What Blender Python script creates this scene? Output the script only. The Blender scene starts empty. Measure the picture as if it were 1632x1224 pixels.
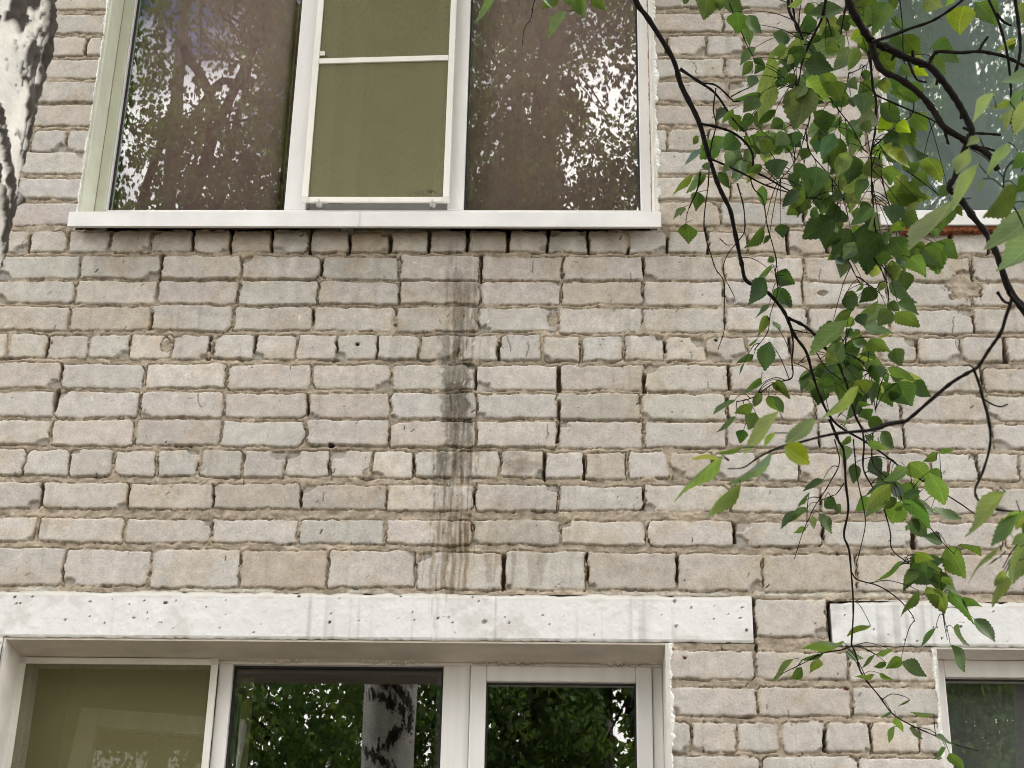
import bpy, math, random
import numpy as np
from mathutils import Matrix, Vector

scene = bpy.context.scene
# ------------------------------------------------------------------ camera
CAM = np.array([0.0, -4.928, 1.6]); FPX = 2842.1
YAW, PIT, ROL = -0.0335658, 0.4682748, 0.0190450
def cam_axes():
    cy, sy, cp, sp, cr, sr = math.cos(YAW), math.sin(YAW), math.cos(PIT), math.sin(PIT), math.cos(ROL), math.sin(ROL)
    f = np.array([sy*cp, cy*cp, sp]); r = np.array([cy, -sy, 0.]); u = np.cross(r, f)
    return cr*r+sr*u, -sr*r+cr*u, f
RV, UV, FV = cam_axes()
cam = bpy.data.cameras.new('camera'); camo = bpy.data.objects.new('camera', cam)
scene.collection.objects.link(camo); scene.camera = camo
camo.matrix_world = Matrix(((RV[0], UV[0], -FV[0], CAM[0]), (RV[1], UV[1], -FV[1], CAM[1]), (RV[2], UV[2], -FV[2], CAM[2]), (0, 0, 0, 1)))
cam.sensor_width = 36; cam.lens = FPX/1632*36; cam.clip_start = 0.05; cam.clip_end = 600
cam.dof.use_dof = True; cam.dof.focus_distance = 5.6; cam.dof.aperture_fstop = 24

# ------------------------------------------------------------------ world, sun, exposure
SUN_AZ_VEC = (0.78, 0.10); SUN_EL = 52
sd = np.array([SUN_AZ_VEC[0], SUN_AZ_VEC[1], 0.]); sd /= np.linalg.norm(sd)
world = bpy.data.worlds.new("World"); scene.world = world; world.use_nodes = True
nt = world.node_tree; nt.nodes.clear()
def N(t, typ, **kw):
    n = t.nodes.new(typ)
    for k, v in kw.items():
        if k.startswith('i_'):
            n.inputs[k[2:].replace('_', ' ')].default_value = v
        else: setattr(n, k, v)
    return n
sky = N(nt, 'ShaderNodeTexSky', sky_type='NISHITA', sun_disc=False)
sky.sun_elevation = math.radians(SUN_EL); sky.sun_rotation = math.atan2(sd[0], sd[1])
tc = N(nt, 'ShaderNodeTexCoord'); nz = N(nt, 'ShaderNodeTexNoise', i_Scale=3.2, i_Detail=6.0, i_Roughness=0.6)
rp = N(nt, 'ShaderNodeValToRGB'); rp.color_ramp.elements[0].position = .41; rp.color_ramp.elements[1].position = .51
mx = N(nt, 'ShaderNodeMix', data_type='RGBA'); bg = N(nt, 'ShaderNodeBackground'); bg.inputs['Strength'].default_value = 0.12
ow = N(nt, 'ShaderNodeOutputWorld'); lk = nt.links.new
lk(tc.outputs['Generated'], nz.inputs['Vector']); lk(nz.outputs['Fac'], rp.inputs['Fac'])
lk(rp.outputs['Color'], mx.inputs['Factor']); lk(sky.outputs['Color'], mx.inputs['A'])
mx.inputs['B'].default_value = (23.6, 22.8, 22.0, 1)
lk(mx.outputs['Result'], bg.inputs['Color']); lk(bg.outputs['Background'], ow.inputs['Surface'])
sun = bpy.data.lights.new('sun', 'SUN'); sun.energy = 2.8; sun.angle = math.radians(0.5); sun.color = (1, .95, .86)
suno = bpy.data.objects.new('sun', sun); scene.collection.objects.link(suno)
el = math.radians(SUN_EL); S = Vector((sd[0]*math.cos(el), sd[1]*math.cos(el), math.sin(el)))
suno.rotation_euler = S.to_track_quat('Z', 'Y').to_euler(); suno.location = (0, 0, 30)
scene.view_settings.view_transform = 'Standard'; scene.view_settings.look = 'None'
scene.view_settings.gamma = 1.0; scene.view_settings.exposure = 0.90
scene.render.engine = 'CYCLES'
scene.cycles.pixel_filter_type = 'BLACKMAN_HARRIS'; scene.cycles.filter_width = 1.0; scene.cycles.max_bounces = 8; scene.cycles.transparent_max_bounces = 16; scene.cycles.use_denoising = True; scene.cycles.denoising_prefilter = 'ACCURATE'
scene.cycles.caustics_reflective = False

# ------------------------------------------------------------------ helpers
COL = scene.collection
def link_mesh(name, V, F, mat, parent=None, smooth=False, F4=None):
    """V (n,3) array, F list/array of faces with equal size or a list of tuples"""
    me = bpy.data.meshes.new(name)
    V = np.asarray(V, dtype=np.float32)
    if isinstance(F, np.ndarray):
        k = F.shape[1]; nf = len(F)
        me.vertices.add(len(V)); me.vertices.foreach_set('co', V.ravel())
        me.loops.add(nf*k); me.loops.foreach_set('vertex_index', F.astype(np.int32).ravel())
        me.polygons.add(nf); me.polygons.foreach_set('loop_start', np.arange(0, nf*k, k, dtype=np.int32))
        me.update(calc_edges=True)
    else:
        me.from_pydata([tuple(map(float, v)) for v in V], [], [tuple(f) for f in F])
    me.polygons.foreach_set('use_smooth', [bool(smooth)]*len(me.polygons))
    if mat: me.materials.append(mat)
    me.update()
    o = bpy.data.objects.new(name, me); COL.objects.link(o)
    if parent: o.parent = parent
    return o
def empty(name, loc=(0, 0, 0)):
    o = bpy.data.objects.new(name, None); COL.objects.link(o); o.location = loc; o.empty_display_size = .2
    return o
def tag(o, label=None, cat=None, group=None, kind=None):
    for k, v in (('label', label), ('category', cat), ('group', group), ('kind', kind)):
        if v: o[k] = v
    return o
class MB:
    def __init__(s): s.V = []; s.F = []
    def box(s, a, b, rot=None, c=None):
        x0, y0, z0 = a; x1, y1, z1 = b; n = len(s.V)
        P = [(x0, y0, z0), (x1, y0, z0), (x1, y1, z0), (x0, y1, z0), (x0, y0, z1), (x1, y0, z1), (x1, y1, z1), (x0, y1, z1)]
        if rot is not None: P = [tuple(rot @ (Vector(p)-Vector(c)) + Vector(c)) for p in P]
        s.V += P
        s.F += [tuple(n+i for i in f) for f in ((0, 3, 2, 1), (4, 5, 6, 7), (0, 1, 5, 4), (1, 2, 6, 5), (2, 3, 7, 6), (3, 0, 4, 7))]
        return s
    def prism(s, prof, x0, x1):          # profile of (y,z) extruded along x
        n = len(s.V); m = len(prof)
        s.V += [(x0, y, z) for y, z in prof]+[(x1, y, z) for y, z in prof]
        s.F += [tuple(n+i for i in range(m))[::-1], tuple(n+m+i for i in range(m))]
        s.F += [(n+i, n+(i+1) % m, n+m+(i+1) % m, n+m+i) for i in range(m)]
        return s
    def build(s, name, mat, parent=None, bevel=0, seg=2):
        o = link_mesh(name, s.V, s.F, mat, parent)
        if bevel:
            m = o.modifiers.new('bevel', 'BEVEL'); m.width = bevel; m.segments = seg; m.limit_method = 'ANGLE'
        return o
def ring(mb, x0, x1, z0, z1, w, y0, y1, wb=None, wt=None):   # rectangular frame of four bars butted end to end
    wb = w if wb is None else wb; wt = w if wt is None else wt
    mb.box((x0, y0, z0), (x0+w, y1, z1)).box((x1-w, y0, z0), (x1, y1, z1))
    mb.box((x0+w, y0+.0005, z0), (x1-w, y1-.0005, z0+wb)).box((x0+w, y0+.0005, z1-wt), (x1-w, y1-.0005, z1))
    return mb
def sstep(a, b, x):
    t = np.clip((x-a)/(b-a), 0, 1); return t*t*(3-2*t)
def noise(us, zs, cu, cz, seed):
    """smooth value noise in 0..1 on the grid us x zs, cell sizes cu, cz"""
    rng = np.random.default_rng(seed)
    def ax(c, cell):
        q = (c-c.min())/cell; i = np.floor(q).astype(int); f = q-i; return i, f*f*(3-2*f)
    iu, fu = ax(us, cu); iz, fz = ax(zs, cz)
    G = rng.random((iz.max()+2, iu.max()+2)).astype(np.float32)
    A = G[:, iu]*(1-fu)+G[:, iu+1]*fu
    return A[iz]*(1-fz)[:, None]+A[iz+1]*fz[:, None]
def fbm(us, zs, cell, seed, octs=4, gain=.5):
    a = 1.; s = 0.; t = 0.
    for k in range(octs):
        s = s+a*noise(us, zs, cell/2**k, cell/2**k, seed+17*k); t += a; a *= gain
    return s/t
def color_attr(me, name, rgb):
    a = me.color_attributes.new(name, 'FLOAT_COLOR', 'POINT')
    buf = np.ones((len(rgb), 4), np.float32); buf[:, :3] = rgb; a.data.foreach_set('color', buf.ravel())

# ------------------------------------------------------------------ materials
def mat(name):
    m = bpy.data.materials.new(name); m.use_nodes = True
    t = m.node_tree; b = t.nodes['Principled BSDF']; return m, t, b
def simple(name, col, rough=.5, nscale=20, namp=.08, bump=.0, spec=.5, streak=False):
    m, t, b = mat(name); tcn = N(t, 'ShaderNodeTexCoord'); n1 = N(t, 'ShaderNodeTexNoise', i_Scale=float(nscale), i_Detail=6.0)
    mp = N(t, 'ShaderNodeMapping'); t.links.new(tcn.outputs['Object'], mp.inputs['Vector'])
    if streak: mp.inputs['Scale'].default_value = (4, 4, .5)
    t.links.new(mp.outputs['Vector'], n1.inputs['Vector'])
    r = N(t, 'ShaderNodeMapRange'); r.inputs['From Min'].default_value = .3; r.inputs['From Max'].default_value = .7
    r.inputs['To Min'].default_value = 1-namp; r.inputs['To Max'].default_value = 1+namp
    t.links.new(n1.outputs['Fac'], r.inputs['Value'])
    v = N(t, 'ShaderNodeVectorMath', operation='SCALE'); v.inputs[0].default_value = col[:3]
    t.links.new(r.outputs['Result'], v.inputs['Scale']); t.links.new(v.outputs['Vector'], b.inputs['Base Color'])
    b.inputs['Roughness'].default_value = rough; b.inputs['Specular IOR Level'].default_value = spec
    if bump:
        n2 = N(t, 'ShaderNodeTexNoise', i_Scale=float(nscale*6), i_Detail=4.0); t.links.new(tcn.outputs['Object'], n2.inputs['Vector'])
        bp = N(t, 'ShaderNodeBump', i_Strength=bump, i_Distance=.002); t.links.new(n2.outputs['Fac'], bp.inputs['Height'])
        t.links.new(bp.outputs['Normal'], b.inputs['Normal'])
    return m
def attr_mat(name, rough=.9, fine=260, amp=.10, bump=.35, dist=.0012, pits=0.0, spec=.25):
    m, t, b = mat(name); a = N(t, 'ShaderNodeAttribute', attribute_name='albedo'); tcn = N(t, 'ShaderNodeTexCoord')
    n1 = N(t, 'ShaderNodeTexNoise', i_Scale=float(fine), i_Detail=5.0, i_Roughness=.7)
    n2 = N(t, 'ShaderNodeTexNoise', i_Scale=float(fine)/7, i_Detail=5.0, i_Roughness=.65)
    for n in (n1, n2): t.links.new(tcn.outputs['Object'], n.inputs['Vector'])
    ad = N(t, 'ShaderNodeMath', operation='ADD'); t.links.new(n1.outputs['Fac'], ad.inputs[0]); t.links.new(n2.outputs['Fac'], ad.inputs[1])
    r = N(t, 'ShaderNodeMapRange'); r.inputs['From Min'].default_value = .7; r.inputs['From Max'].default_value = 1.3
    r.inputs['To Min'].default_value = 1-amp; r.inputs['To Max'].default_value = 1+amp; t.links.new(ad.outputs[0], r.inputs['Value'])
    last = r.outputs['Result']
    if pits:
        vo = N(t, 'ShaderNodeTexVoronoi', i_Scale=float(pits)); t.links.new(tcn.outputs['Object'], vo.inputs['Vector'])
        n3 = N(t, 'ShaderNodeTexNoise', i_Scale=float(pits)/3); t.links.new(tcn.outputs['Object'], n3.inputs['Vector'])
        pr = N(t, 'ShaderNodeMapRange'); pr.inputs['From Min'].default_value = .02; pr.inputs['From Max'].default_value = .07
        pr.inputs['To Min'].default_value = .45; pr.inputs['To Max'].default_value = 1.0; t.links.new(vo.outputs['Distance'], pr.inputs['Value'])
        g = N(t, 'ShaderNodeMath', operation='GREATER_THAN'); g.inputs[1].default_value = .56; t.links.new(n3.outputs['Fac'], g.inputs[0])
        mxx = N(t, 'ShaderNodeMix', data_type='FLOAT'); t.links.new(g.outputs[0], mxx.inputs['Factor']); mxx.inputs['A'].default_value = 1.
        t.links.new(pr.outputs['Result'], mxx.inputs['B'])
        mu = N(t, 'ShaderNodeMath', operation='MULTIPLY'); t.links.new(last, mu.inputs[0]); t.links.new(mxx.outputs['Result'], mu.inputs[1]); last = mu.outputs[0]
    v = N(t, 'ShaderNodeVectorMath', operation='SCALE'); t.links.new(a.outputs['Color'], v.inputs[0]); t.links.new(last, v.inputs['Scale'])
    t.links.new(v.outputs['Vector'], b.inputs['Base Color']); b.inputs['Roughness'].default_value = rough; b.inputs['Specular IOR Level'].default_value = spec
    bp = N(t, 'ShaderNodeBump', i_Strength=bump, i_Distance=dist); t.links.new(ad.outputs[0], bp.inputs['Height']); t.links.new(bp.outputs['Normal'], b.inputs['Normal'])
    return m
def glass_mat(name, boost=2.0, tint=(1, 1, 1), wav=.0006, scale=2.5):
    m, t, b = mat(name); t.nodes.remove(b); out = t.nodes['Material Output']
    lw = N(t, 'ShaderNodeLayerWeight'); lw.inputs['Blend'].default_value = .5
    p = N(t, 'ShaderNodeMath', operation='POWER'); p.inputs[1].default_value = 5.; t.links.new(lw.outputs['Facing'], p.inputs[0])
    ma = N(t, 'ShaderNodeMath', operation='MULTIPLY_ADD'); ma.inputs[1].default_value = .96*boost; ma.inputs[2].default_value = .043*boost; t.links.new(p.outputs[0], ma.inputs[0])
    tr = N(t, 'ShaderNodeBsdfTransparent'); tr.inputs['Color'].default_value = (*tint, 1)
    gl = N(t, 'ShaderNodeBsdfGlossy'); gl.inputs['Roughness'].default_value = 0.0; gl.inputs['Color'].default_value = (1, 1, 1, 1)
    tcn = N(t, 'ShaderNodeTexCoord'); nn = N(t, 'ShaderNodeTexNoise', i_Scale=scale, i_Detail=1.0); t.links.new(tcn.outputs['Object'], nn.inputs['Vector'])
    bp = N(t, 'ShaderNodeBump', i_Strength=1.0, i_Distance=wav); t.links.new(nn.outputs['Fac'], bp.inputs['Height']); t.links.new(bp.outputs['Normal'], gl.inputs['Normal'])
    ms = N(t, 'ShaderNodeMixShader'); t.links.new(ma.outputs[0], ms.inputs[0]); t.links.new(tr.outputs[0], ms.inputs[1]); t.links.new(gl.outputs[0], ms.inputs[2])
    t.links.new(ms.outputs[0], out.inputs['Surface']); return m
def net_mat(name, col, cover):
    m, t, b = mat(name); out = t.nodes['Material Output']
    tcn = N(t, 'ShaderNodeTexCoord'); mp = N(t, 'ShaderNodeMapping'); t.links.new(tcn.outputs['Object'], mp.inputs['Vector'])
    n1 = N(t, 'ShaderNodeTexNoise', i_Scale=500.0, i_Detail=1.0); t.links.new(mp.outputs['Vector'], n1.inputs['Vector'])
    n2 = N(t, 'ShaderNodeTexNoise', i_Scale=5.0, i_Detail=4.0); t.links.new(mp.outputs['Vector'], n2.inputs['Vector'])
    a = N(t, 'ShaderNodeMath', operation='MULTIPLY_ADD'); a.inputs[1].default_value = .5; a.inputs[2].default_value = cover-.28; t.links.new(n1.outputs['Fac'], a.inputs[0])
    a2 = N(t, 'ShaderNodeMath', operation='MULTIPLY_ADD'); a2.inputs[1].default_value = .16; t.links.new(n2.outputs['Fac'], a2.inputs[0]); t.links.new(a.outputs[0], a2.inputs[2])
    b.inputs['Base Color'].default_value = (*col, 1); b.inputs['Roughness'].default_value = .8; b.inputs['Specular IOR Level'].default_value = .1
    tr = N(t, 'ShaderNodeBsdfTransparent'); ms = N(t, 'ShaderNodeMixShader'); t.links.new(a2.outputs[0], ms.inputs[0]); t.links.new(tr.outputs[0], ms.inputs[1]); t.links.new(b.outputs[0], ms.inputs[2])
    t.links.new(ms.outputs[0], out.inputs['Surface']); return m
def leaf_mat(name, veins=True, tr=.45, gain=1.0):
    m, t, b = mat(name); out = t.nodes['Material Output']
    a = N(t, 'ShaderNodeAttribute', attribute_name='albedo')
    if veins:
        uv = N(t, 'ShaderNodeUVMap', uv_map='leaf'); sp = N(t, 'ShaderNodeSeparateXYZ'); t.links.new(uv.outputs[0], sp.inputs[0])
        def M(op, *a_):
            n = N(t, 'ShaderNodeMath', operation=op)
            for i, q in enumerate(a_):
                if isinstance(q, (int, float)): n.inputs[i].default_value = q
                else: t.links.new(q, n.inputs[i])
            return n.outputs[0]
        s = M('ABSOLUTE', M('SUBTRACT', sp.outputs[0], .5)); tt = sp.outputs[1]
        side = M('ABSOLUTE', M('SUBTRACT', M('FRACT', M('MULTIPLY', M('SUBTRACT', tt, M('MULTIPLY', s, .55)), 8.0)), .5))
        v1 = M('LESS_THAN', side, .06); v2 = M('LESS_THAN', s, .018); vein = M('MAXIMUM', M('MULTIPLY', v1, .55), v2)
        nz_ = N(t, 'ShaderNodeTexNoise', i_Scale=55.0, i_Detail=3.0); t.links.new(N(t, 'ShaderNodeTexCoord').outputs['Object'], nz_.inputs['Vector'])
        fac = M('MULTIPLY_ADD', vein, .45, M('MULTIPLY_ADD', nz_.outputs['Fac'], .7, .65))
        bp = N(t, 'ShaderNodeBump', i_Strength=.5, i_Distance=.0008); bp.invert = True; t.links.new(vein, bp.inputs['Height']); t.links.new(bp.outputs['Normal'], b.inputs['Normal'])
    v = N(t, 'ShaderNodeVectorMath', operation='SCALE'); t.links.new(a.outputs['Color'], v.inputs[0])
    if veins: t.links.new(fac, v.inputs['Scale'])
    else: v.inputs['Scale'].default_value = 1.
    t.links.new(v.outputs['Vector'], b.inputs['Base Color']); b.inputs['Roughness'].default_value = .55; b.inputs['Specular IOR Level'].default_value = .22
    tl = N(t, 'ShaderNodeBsdfTranslucent'); mm = N(t, 'ShaderNodeVectorMath', operation='MULTIPLY'); mm.inputs[1].default_value = (2.1*gain, 1.9*gain, .8*gain)
    t.links.new(v.outputs['Vector'], mm.inputs[0]); t.links.new(mm.outputs['Vector'], tl.inputs['Color'])
    ms = N(t, 'ShaderNodeMixShader'); ms.inputs[0].default_value = tr; t.links.new(b.outputs[0], ms.inputs[1]); t.links.new(tl.outputs[0], ms.inputs[2])
    t.links.new(ms.outputs[0], out.inputs['Surface']); return m

M_wall = attr_mat('silicate_brick', fine=170, amp=.26, bump=1.0, pits=60)
M_lint = attr_mat('whitewashed_concrete', fine=180, amp=.06, bump=.4, pits=46)
M_bark = attr_mat('birch_bark', fine=120, amp=.14, bump=.6, dist=.002, rough=.75)
M_pvc = simple('white_pvc', (.76, .735, .735), .35, 7, .06, streak=True)
M_pvc2 = simple('aged_white_pvc', (.62, .62, .58), .4, 3, .05, streak=True)
M_alu = simple('painted_white_aluminium', (.76, .73, .69), .4, 6, .05, streak=True)
M_sill = simple('white_sheet_metal', (.75, .735, .74), .38, 9, .09)
M_plaster = simple('white_plaster', (.70, .67, .63), .85, 14, .10, .5)
M_plgreen = simple('pale_green_plaster', (.60, .61, .50), .8, 10, .07, .4)
M_soffit = simple('grey_soffit_plaster', (.62, .56, .50), .9, 9, .12, .5)
M_paintedge = simple('flaked_white_paint', (.78, .77, .75), .8, 40, .1, .6)
M_foam = simple('old_foam_and_mortar', (.36, .28, .20), .95, 60, .25, .8)
M_rust = simple('rusty_sheet_steel', (.24, .07, .026), .8, 60, .55, .6)
M_brown = simple('brown_blind_fabric', (.245, .155, .152), .85, 300, .06, .2)
M_wine = simple('wine_red_curtain', (.16, .06, .06), .9, 60, .1)
M_teal = simple('grey_green_blind_fabric', (.19, .25, .24), .85, 200, .08, .2)
M_olive = simple('olive_blind_fabric', (.26, .24, .14), .9, 120, .05)
M_greyc = simple('grey_net_curtain', (.10, .11, .105), .9, 80, .15)
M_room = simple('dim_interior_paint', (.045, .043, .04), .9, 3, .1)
M_gasket = simple('black_rubber_gasket', (.012, .012, .012), .6, 30, .1)
M_clip = simple('galvanised_clip', (.35, .34, .32), .4, 40, .1)
M_glass = glass_mat('window_glass', 2.3)
M_glasslow = glass_mat('window_glass_clear', 2.2, wav=.0004)
M_net = net_mat('olive_insect_net', (.20, .190, .105), .60)
M_net2 = net_mat('olive_insect_net_thin', (.20, .185, .09), .38)
M_twig = simple('dark_twig_bark', (.011, .0085, .0075), .85, 120, .4, .6, spec=.15)
M_leaf = leaf_mat('birch_leaf')
M_leaf2 = leaf_mat('crown_leaf', veins=False)
M_darkbark = simple('grey_bark', (.13, .12, .105), .9, 12, .45, .8)
M_ground = simple('dry_lawn_soil', (.095, .085, .058), 1, 3, .4, .3)
M_path = simple('worn_asphalt', (.09, .088, .085), .95, 9, .2, .3)
M_roof = simple('bitumen_roof', (.06, .06, .06), .9, 6, .2, .3)

# ------------------------------------------------------------------ ground
g = MB(); g.box((-300, -300, -.5), (300, 300, 0)); tag(g.build('ground', M_ground), kind='structure')
g = MB(); g.box((-60, -9.4, -.1), (60, -7.4, .004)); tag(g.build('path', M_path), kind='structure')

# ------------------------------------------------------------------ building
BLD = empty('apartment_building', (0, 4, 0)); BLD.location = (0, 0, 0)
tag(BLD, 'weathered pale brick apartment block with white framed windows and painted lintels', 'building')

# openings in the wall  (x0,x1,z0,z1)
OPEN = [(-1.602, .296, 4.652, 6.20), (1.062, 2.62, 4.655, 6.20), (-1.633, .300, 1.86, 3.262), (1.060, 2.62, 1.86, 3.262)]
LINT = [(-1.95, .549, 3.262, 3.404), (.766, 2.9, 3.256, 3.392)]
H_MOD, S_MOD = .1312, .2622
ROWS = [
('h',4.570,4.647,[-1.745,-1.618,-1.482,-1.347,-1.213,-1.086,-.956,-.829,-.701,-.569,-.442,-.316,-.188,-.059,.071,.201,.325,.457,.585,.71,.838,.966,1.097,1.232,1.354]),
('s',4.469,4.553,[-1.567,-1.304,-1.043,-.788,-.533,-.271,-.012,.245,.505,.758,1.021,1.291]),
('s',4.378,4.461,[-1.573,-1.31,-1.046,-.788,-.531,-.273,-.017,.245,.502,.753,1.014,1.278]),
('s',4.281,4.367,[-1.578,-1.317,-1.057,-.8,-.537,-.274,-.023,.244,.502,.762,1.016,1.275]),
('h',4.181,4.264,[-1.759,-1.633,-1.504,-1.374,-1.239,-1.108,-.978,-.846,-.718,-.589,-.461,-.333,-.208,-.076,.05,.181,.311,.438,.565,.699,.832,.976,1.096,1.226,1.361]),
('s',4.076,4.160,[-1.579,-1.315,-1.055,-.792,-.541,-.279,-.018,.244,.506,.757,1.022,1.285]),
('s',3.977,4.061,[-1.586,-1.319,-1.056,-.795,-.54,-.273,-.025,.23,.498,.763,1.027,1.285]),
('s',3.881,3.965,[-1.583,-1.32,-1.06,-.796,-.538,-.274,-.021,.239,.494,.771,1.029,1.298]),
('h',3.777,3.863,[-1.649,-1.515,-1.378,-1.245,-1.114,-.98,-.85,-.716,-.586,-.458,-.332,-.199,-.062,.058,.188,.317,.45,.578,.706,.842,.972,1.101,1.239,1.365]),
('s',3.671,3.752,[-1.584,-1.319,-1.06,-.794,-.535,-.272,-.02,.235,.496,.766,1.021,1.283]),
('s',3.562,3.638,[-1.582,-1.321,-1.06,-.796,-.535,-.272,-.013,.242,.501,.764,1.029,1.296]),
('s',3.423,3.538,[-1.485,-1.227,-.958,-.701,-.44,-.18,.066,.332,.581,.852,1.121]),
('s',3.285,3.396,[.549,.762]),
('s',3.154,3.238,[.546,.811]),('s',3.051,3.131,[.548,.812]),('h',2.945,3.029,[.356,.484,.607,.735,.862,.998]),('s',2.851,2.932,[.55,.82]),
('s',2.755,2.838,[.55,.82]),
('s',4.672,4.759,[]),('s',4.776,4.855,[.539]),('s',4.872,4.957,[]),('h',4.962,5.046,[-1.797,-1.676,.471]),
('s',5.066,5.146,[]),('s',5.162,5.243,[.543]),('s',5.261,5.338,[.538]),('h',5.359,5.434,[-1.655,.477,.603]),
('s',5.453,5.532,[.798]),('s',5.554,5.629,[]),('s',5.652,5.735,[])]
X0, X1, Z0, Z1, ST = -2.20, 1.80, 2.76, 5.74, .003
us = np.arange(X0, X1+ST/2, ST); zs = np.arange(Z0, Z1+ST/2, ST)
nu, nzz = len(us), len(zs)
rng = np.random.default_rng(5)
warp_u = (fbm(us, zs, .04, 1, 5, .72)-.5)*.020
warp_z = (fbm(us, zs, .05, 2, 5, .70)-.5)*.017
W1 = fbm(us, zs, .03, 3, 4, .65); W2 = fbm(us, zs, .012, 4, 3); W3 = fbm(us, zs, .35, 5, 3); W4 = noise(us, zs, .004, .10, 6)
LOWB = fbm(us, zs, .09, 7, 3); W5 = fbm(us, zs, .018, 8, 3)
UU, ZZ = np.meshgrid(us, zs)
SDF = np.full((nzz, nu), .05, np.float32); FACE = np.zeros((nzz, nu), np.float32); TONE = np.zeros((nzz, nu, 3), np.float32)
EDGE = np.zeros((nzz, nu), np.float32)
MORT = -.0048+(W1-.5)*.016+(LOWB-.5)*.006+(W5-.5)*.006
BRICKS = 0
def full_perps(kind, P):
    mod = H_MOD if kind == 'h' else S_MOD
    P = sorted(P) if P else [-.0213 if kind == 's' else .05]
    out = [P[0]]
    for p in P[1:]:
        k = max(1, round((p-out[-1])/mod)); b0 = out[-1]
        out += [b0+(p-b0)*i/k for i in range(1, k+1)]
    while out[0] > X0-.3: out.insert(0, out[0]-mod*(1+rng.uniform(-.01, .01)))
    while out[-1] < X1+.3: out.append(out[-1]+mod*(1+rng.uniform(-.01, .01)))
    return out
for kind, zb, zt, P in ROWS:
    xs_ = full_perps(kind, P)
    if zb == 3.285: xs_ = [.549-.27, .549, .762, .762+.27]
    for a, b in zip(xs_[:-1], xs_[1:]):
        gap = rng.uniform(.0035, .0072)
        a2, b2 = a+gap, b-gap; z0, z1 = zb+rng.uniform(-.002, .003), zt+rng.uniform(-.003, .002)
        if b2 < X0 or a2 > X1 or b2-a2 < .03: continue
        i0, i1 = np.searchsorted(us, [a2-.03, b2+.03]); j0, j1 = np.searchsorted(zs, [z0-.03, z1+.03])
        if i1-i0 < 3 or j1-j0 < 3: continue
        u = UU[j0:j1, i0:i1]+warp_u[j0:j1, i0:i1]; z = ZZ[j0:j1, i0:i1]+warp_z[j0:j1, i0:i1]
        tilt = rng.normal(0, .006); z = z+(u-(a2+b2)/2)*tilt
        cu_, cz_ = (a2+b2)/2, (z0+z1)/2; hu, hz = (b2-a2)/2, (z1-z0)/2
        rr = rng.choice([.002, .005, .011, .020], size=4, p=[.32, .33, .23, .12])
        R = np.where(u < cu_, np.where(z < cz_, rr[0], rr[1]), np.where(z < cz_, rr[2], rr[3]))
        qx, qz = np.abs(u-cu_)-hu+R, np.abs(z-cz_)-hz+R
        s = np.hypot(np.maximum(qx, 0), np.maximum(qz, 0))+np.minimum(np.maximum(qx, qz), 0)-R
        chip = 0
        for _c in range(int(rng.random() < .38)+int(rng.random() < .14)):          # broken corners
            sx, sz = rng.choice([-1, 1]), rng.choice([-1, -1, 1]); rad = rng.uniform(.012, .034)
            dd = np.hypot((u-(cu_+sx*hu))*.75, (z-(cz_+sz*hz))*1.1)-rad+(W1[j0:j1, i0:i1]-.5)*.02
            chip = np.maximum(chip, sstep(.003, -.004, dd+(W5[j0:j1, i0:i1]-.5)*.012))
        n_face = (W1[j0:j1, i0:i1]-.5)*.0012+(W3[j0:j1, i0:i1]-.5)*.001
        off = rng.normal(0, .0016)
        f = off+n_face-.0022*np.exp(np.minimum(s, 0)/.0030)-chip*.011+rng.normal(0, .008)*(z-cz_)
        bc = (np.array([.502, .462, .430]), np.array([.494, .462, .438]), np.array([.470, .428, .392]))[rng.choice(3, p=[.40, .38, .22])]
        tone = bc*(1+rng.normal(0, .040))*np.array([1+rng.normal(0, .010), 1, 1+rng.normal(0, .012)])
        if rng.random() < .06: tone = tone*np.array([.92, .88, .82])
        tt = np.broadcast_to(tone, s.shape+(3,))*(1-.16*np.asarray(chip)[..., None] if not np.isscalar(chip) else 1)
        cur = SDF[j0:j1, i0:i1]; better = s < cur
        SDF[j0:j1, i0:i1] = np.where(better, s, cur); FACE[j0:j1, i0:i1] = np.where(better, f, FACE[j0:j1, i0:i1])
        TONE[j0:j1, i0:i1] = np.where(better[..., None], tt, TONE[j0:j1, i0:i1])
        BRICKS += 1
        # open perpend joints: dark gaps beside some bricks
        pr = (.96 if -1.3 < b < .5 else .5) if zb == 4.570 else .26
        if rng.random() < pr:
            w = rng.uniform(.003, .006) if zb != 4.570 else rng.uniform(.006, .0095)
            za, zc = z0+rng.uniform(-.004, .03), z1+rng.uniform(-.03, .004)
            if zb == 4.570: za, zc = z0, z1+.02
            m = sstep(w, w*.4, np.abs(u-b-.003*math.sin(a*90))+(W5[j0:j1, i0:i1]-.5)*(.006 if zb == 4.570 else .012))*sstep(za-.004, za+.004, z)*sstep(zc+.004, zc-.004, z)
            MORT[j0:j1, i0:i1] -= .045*m
        if rng.random() < .30:           # open stretch of bed joint under the brick
            ua = rng.uniform(a2, b2-.02); ub = ua+rng.uniform(.02, .10)
            m = sstep(.004, .001, np.abs(z-(z0-.003))+(W5[j0:j1, i0:i1]-.5)*.005)*sstep(ua-.01, ua+.01, u)*sstep(ub+.01, ub-.01, u)
            MORT[j0:j1, i0:i1] -= .016*m
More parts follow.
